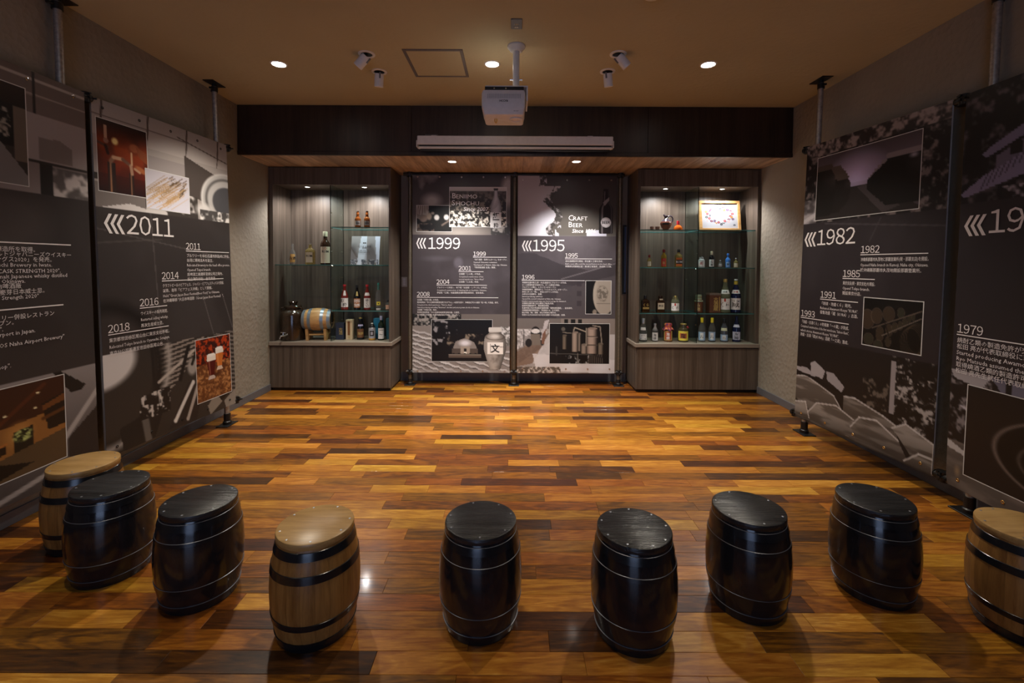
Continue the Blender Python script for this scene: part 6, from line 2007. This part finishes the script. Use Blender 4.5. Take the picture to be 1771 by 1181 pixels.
# ---- right cabinet, middle shelf
bottle('flask', 1119, 1126.3, 438, 459.5, z2, 'small pale yellow bottle with maroon cap, leftmost on the right middle shelf', PALEG, MAROONC, 0.2, 0.5, [(0.1, 0.48, 50, CREAML)], group=GR)
bottle('wine', 1143, 1152.3, 429, 460, z2, 'yellow liqueur bottle with maroon cap and dark red label', YELG, MAROONC, 0.16, 0.5, [(0.06, 0.50, 55, REDL)], [('酒', 0.16, 0.2, INK_GOLD)], group=GR)
bottle('square', 1167.5, 1178.7, 429, 460, z2, 'square bottle with black cap and orange and black label', PALEG, BLACKC, 0.16, 0.42, [(0.08, 0.20, 0.9, plain('orange_label', (0.55, 0.14, 0.03), 0.5)), (0.20, 0.42, 0.9, INK_BLACK), (0.42, 0.54, 0.9, plain('orange_label', (0.55, 0.14, 0.03), 0.5))], [('RUM', 0.17, 0.25, INK_WHITE)], depth=0.6, group=GR)
bottle('jar', 1207.5, 1218.2, 443.5, 462, z2, 'short silver bottle with black cap and pink white label', bottle_glass('silver_bottle', (0.55, 0.57, 0.58), 0.3), BLACKC, 0.16, 0.5, [(0.12, 0.6, 55, WHITEL)], [('花', 0.3, 0.28, INK_RED)], group=GR)
bottle('wine', 1226, 1234.8, 433, 461, z2, 'black bottle with white label and pale gold cap', BLACKG, plain('pale_gold_cap', (0.62, 0.54, 0.38), 0.3, 0.4), 0.22, 0.44, [(0.06, 0.5, 55, WHITEL)], [('古', 0.16, 0.3, INK_BLACK), ('酒', 0.16, 0.12, INK_BLACK)], group=GR)
bottle('canteen', 1241.5, 1249, 448.5, 461.5, z2, 'tiny clear flask between black and blue bottles', CLEAR, SILVC, 0.14, 0.34, [(0.14, 0.5, 45, plain('grey_flask_label', (0.42, 0.4, 0.4), 0.5))], group=GR)
bottle('flask', 1254.5, 1262.7, 437, 461.5, z2, 'bright blue bottle with clear neck and blue cap', BLUEG, BLUEC, 0.16, 0.5, [(0.06, 0.4, 40, plain('sky_label', (0.25, 0.42, 0.75), 0.5))], [('海', 0.2, 0.14, INK_BLACK)], group=GR)
bottle('flask', 1268.7, 1276.2, 444.5, 461.5, z2, 'small pale bottle with cream label, rightmost on the right middle shelf', PALEG, SILVC, 0.12, 0.36, [(0.06, 0.46, 50, CREAML)], group=GR)
# ---- right cabinet, lower shelf
bottle('square', 1110, 1123.2, 511, 539.5, z3, 'dark amber square bottle with gold lettering and black cap', BROWNG, BLACKC, 0.2, 0.4, [(0.18, 0.30, 0.8, GOLDL)], [('くら', 0.20, 0.36, INK_GOLD)], depth=0.7, group=GR)
bottle('square', 1135.7, 1149.5, 512, 539.5, z3, 'dark square bottle with beige label on the lower shelf', BROWNG, BROWNG, 0.22, 0.5, [(0.18, 0.58, 0.8, CREAML), (0.76, 0.84, 0.4, CREAML)], [('許田', 0.15, 0.34, INK_BLACK)], depth=0.7, group=GR)
bottle('jar', 1161.5, 1175.6, 510.5, 538.5, z3, 'pale bottle with gold cap and white brush painted label', GREENG, GOLD, 0.24, 0.34, [(0.10, 0.56, 62, WHITEL), (0.40, 0.55, 10, REDL)], [('く ら', 0.22, 0.20, INK_BLACK)], group=GR)
bottle('jar', 1201.8, 1216, 508, 538, z3, 'brown jar with green paper cover beside the brown box', bottle_glass('brown_jar', (0.10, 0.035, 0.018), 0.0, 0.15), plain('green_paper', (0.22, 0.26, 0.17), 0.7), 0.2, 0.74, [(0.62, 0.82, 80, plain('green_paper', (0.22, 0.26, 0.17), 0.7))], [('古', 0.22, 0.36, INK_GOLD), ('酒', 0.22, 0.12, INK_GOLD)], name='ceramic_jar', cat='jar', group=GR)
t, w_ = carton(1226, 1245.3, 507, 33 * MPP, z3, 'brown gift box with gold calligraphy on the lower shelf', plain('brown_card', (0.10, 0.038, 0.02), 0.45), 0.11, 0.02)
for b_, z_ in (('古', 0.125), ('酒', 0.075), ('蔵', 0.025)):
    text(b_, 0.055, lambda a, b, z_=z_: (a + 0.006, -0.0558, z_ + b), 'gold_calligraphy', INK_GOLD, t, 'CENTER', bold=0.001, res=1)
MB().box(0.044, 0.052, -0.0558, -0.055, 0.02, 0.18).build('gold_strip', INK_GOLD, t)
MB().box(-w_ / 2 - 0.001, w_ / 2 + 0.001, -0.056, 0.056, 0.196, 0.218, bev=0.001).build('box_lid', plain('grey_box_lid', (0.16, 0.13, 0.11), 0.5), t)
bottle('sake', 1246.2, 1263.2, 482.5, 540, z3, 'tall pale green bottle with gold cap and white labels', GREENG, GOLD, 0.10, 0.36, [(0.09, 0.42, 62, WHITEL), (0.56, 0.68, 60, WHITEL), (0.33, 0.42, 10, REDL)], [('くら', 0.16, 0.18, INK_BLACK), ('古酒', 0.06, 0.60, INK_BLACK)], group=GR)
bottle('sake', 1265, 1281.5, 482.5, 540, z3, 'tall navy bottle with yellow neck band and white labels', NAVYG, WHITEC, 0.04, 0.36, [(0.09, 0.43, 62, WHITEL), (0.57, 0.68, 60, WHITEL), (0.84, 0.94, 179, YELC)], [('蔵', 0.24, 0.18, INK_BLACK), ('古酒', 0.06, 0.60, INK_RED)], group=GR)
# ---- right cabinet, counter
bottle('sake', 1105.5, 1119, 552, 591.5, CZ, 'clear bottle with silver cap and black brush on white label', CLEAR, SILVC, 0.24, 0.42, [(0.08, 0.34, 62, WHITEL), (0.50, 0.62, 40, WHITEL)], [('八', 0.24, 0.12, INK_BLACK)], dy=-0.03, group=GR)
bottle('wine', 1127.7, 1138, 560.5, 591.5, CZ, 'small bottle with white label and grey lettering beside cloth topped jar', CLEAR, SILVC, 0.1, 0.44, [(0.06, 0.50, 62, WHITEL), (0.62, 0.9, 60, plain('grey_neck_label', (0.3, 0.29, 0.3), 0.5))], [('泡', 0.16, 0.3, INK_BLACK), ('盛', 0.16, 0.12, INK_BLACK)], dy=-0.03, group=GR)
t = bottle('jar', 1148, 1162.8, 562, 592, CZ, 'jar with red label under a tied red and purple cloth cover', bottle_glass('amber_jar', (0.12, 0.04, 0.012), 0.0, 0.12), None, 0.1, None, [(0.08, 0.62, 60, GOLDL), (0.12, 0.58, 42, REDL)], [('泡', 0.2, 0.36, INK_WHITE), ('盛', 0.2, 0.14, INK_WHITE)], name='cloth_topped_jar', dy=-0.03, cat='jar', group=GR)
cl = MB()
prof = [(0.0, 0.208), (0.036, 0.207), (0.042, 0.196), (0.040, 0.176), (0.036, 0.168), (0.052, 0.150), (0.060, 0.132)]
n = 40
vs, fs = [], []
for k, (r_, z_) in enumerate(prof):
    for i in range(n):
        a = 2 * math.pi * i / n
        wv = (0.006 * math.sin(a * 7) if k >= 5 else 0.0015 * math.sin(a * 9))
        vs.append(((r_ + wv) * math.cos(a), (r_ + wv) * math.sin(a), z_ + (0.010 * math.sin(a * 5) if k == 6 else 0)))
for k in range(len(prof) - 1):
    for i in range(n):
        j = (i + 1) % n
        fs.append((k * n + i, (k + 1) * n + i, (k + 1) * n + j, k * n + j))
CLOTH, ntc, bsc = new_mat('red_purple_cloth')
g_ = N(ntc, 'ShaderNodeNewGeometry')
nzc = N(ntc, 'ShaderNodeTexNoise', Scale=38.0, Detail=1.0)
rc_ = ramp(ntc, [(0.38, (0.07, 0.02, 0.10)), (0.5, (0.42, 0.05, 0.04)), (0.62, (0.62, 0.22, 0.07))])
L(ntc, g_, 'Position', nzc, 'Vector')
L(ntc, nzc, 'Fac', rc_, 'Fac')
L(ntc, rc_, 'Color', bsc, 'Base Color')
bsc.inputs['Roughness'].default_value = 0.8
cl.add(vs, fs).build('cloth_cover', CLOTH, t, True)
MB().lathe([(0.037, 0.164), (0.040, 0.167), (0.037, 0.171)], 28, cap=False).build('tie_cord', plain('red_cord', (0.45, 0.06, 0.03), 0.7), t, True)
t = bottle('jar', 1172.8, 1190.2, 561, 592, CZ, 'glass jar with yellow label, red print and gold lid', bottle_glass('olive_jar', (0.05, 0.04, 0.02), 0.0, 0.1), GOLD, 0.13, 0.60, [(0.08, 0.60, 62, YELL), (0.20, 0.48, 40, REDL)], [('龍', 0.26, 0.24, INK_BLACK)], name='glass_jar', dy=-0.03, cat='jar', group=GR)
MB().tube([(0.025, -0.02, 0.165), (0.045, -0.025, 0.175), (0.055, -0.02, 0.160), (0.035, -0.03, 0.158)], 0.004, 8).build('bow', REDC, t, True)
for k, (u0, u1, lab, cp, gm, vt) in enumerate(((1207.8, 1219.3, 'left one of two yellow capped bottles with pale blue labels', YELC, CLEAR, 551), (1225.3, 1236.8, 'right one of two yellow capped bottles with pale blue labels', YELC, CLEAR, 551),
                                              (1245.7, 1258.2, 'dark capped bottle with pale blue label and white collar', BLACKC, bottle_glass('smoky_glass', (0.12, 0.13, 0.16), 0.5), 552))):
    bottle('sake', u0, u1, vt, 592, CZ, lab, gm, cp, 0.2, 0.42, [(0.06, 0.42 if k < 2 else 0.32, 65, BLUEL), (0.10, 0.38 if k < 2 else 0.28, 26, WHITEL)] + ([(0.48, 0.6, 50, GREENC)] if k == 2 else []), [('古', 0.14, 0.17 if k < 2 else 0.13, INK_BLACK)], dy=-0.03, group=GR)
bottle('sake', 1266.5, 1279.8, 548, 592, CZ, 'slim navy bottle with white label at the right end of the counter', NAVYG, NAVYG, 0.1, 0.36, [(0.09, 0.40, 62, plain('lavender_label', (0.50, 0.50, 0.62), 0.55)), (0.58, 0.68, 55, plain('lavender_label', (0.50, 0.50, 0.62), 0.55))], [('海', 0.16, 0.24, INK_BLACK), ('神', 0.16, 0.10, INK_BLACK)], dy=-0.03, group=GR)

# maker's name on the projector, upside down like the casing
text('RICOH', 0.019, lambda a, b: (-0.085 - a, -0.1228, -0.420 - b), 'maker_name', INK_BLACK, PROJECTOR, 'CENTER', bold=0.0006)
flush_text()
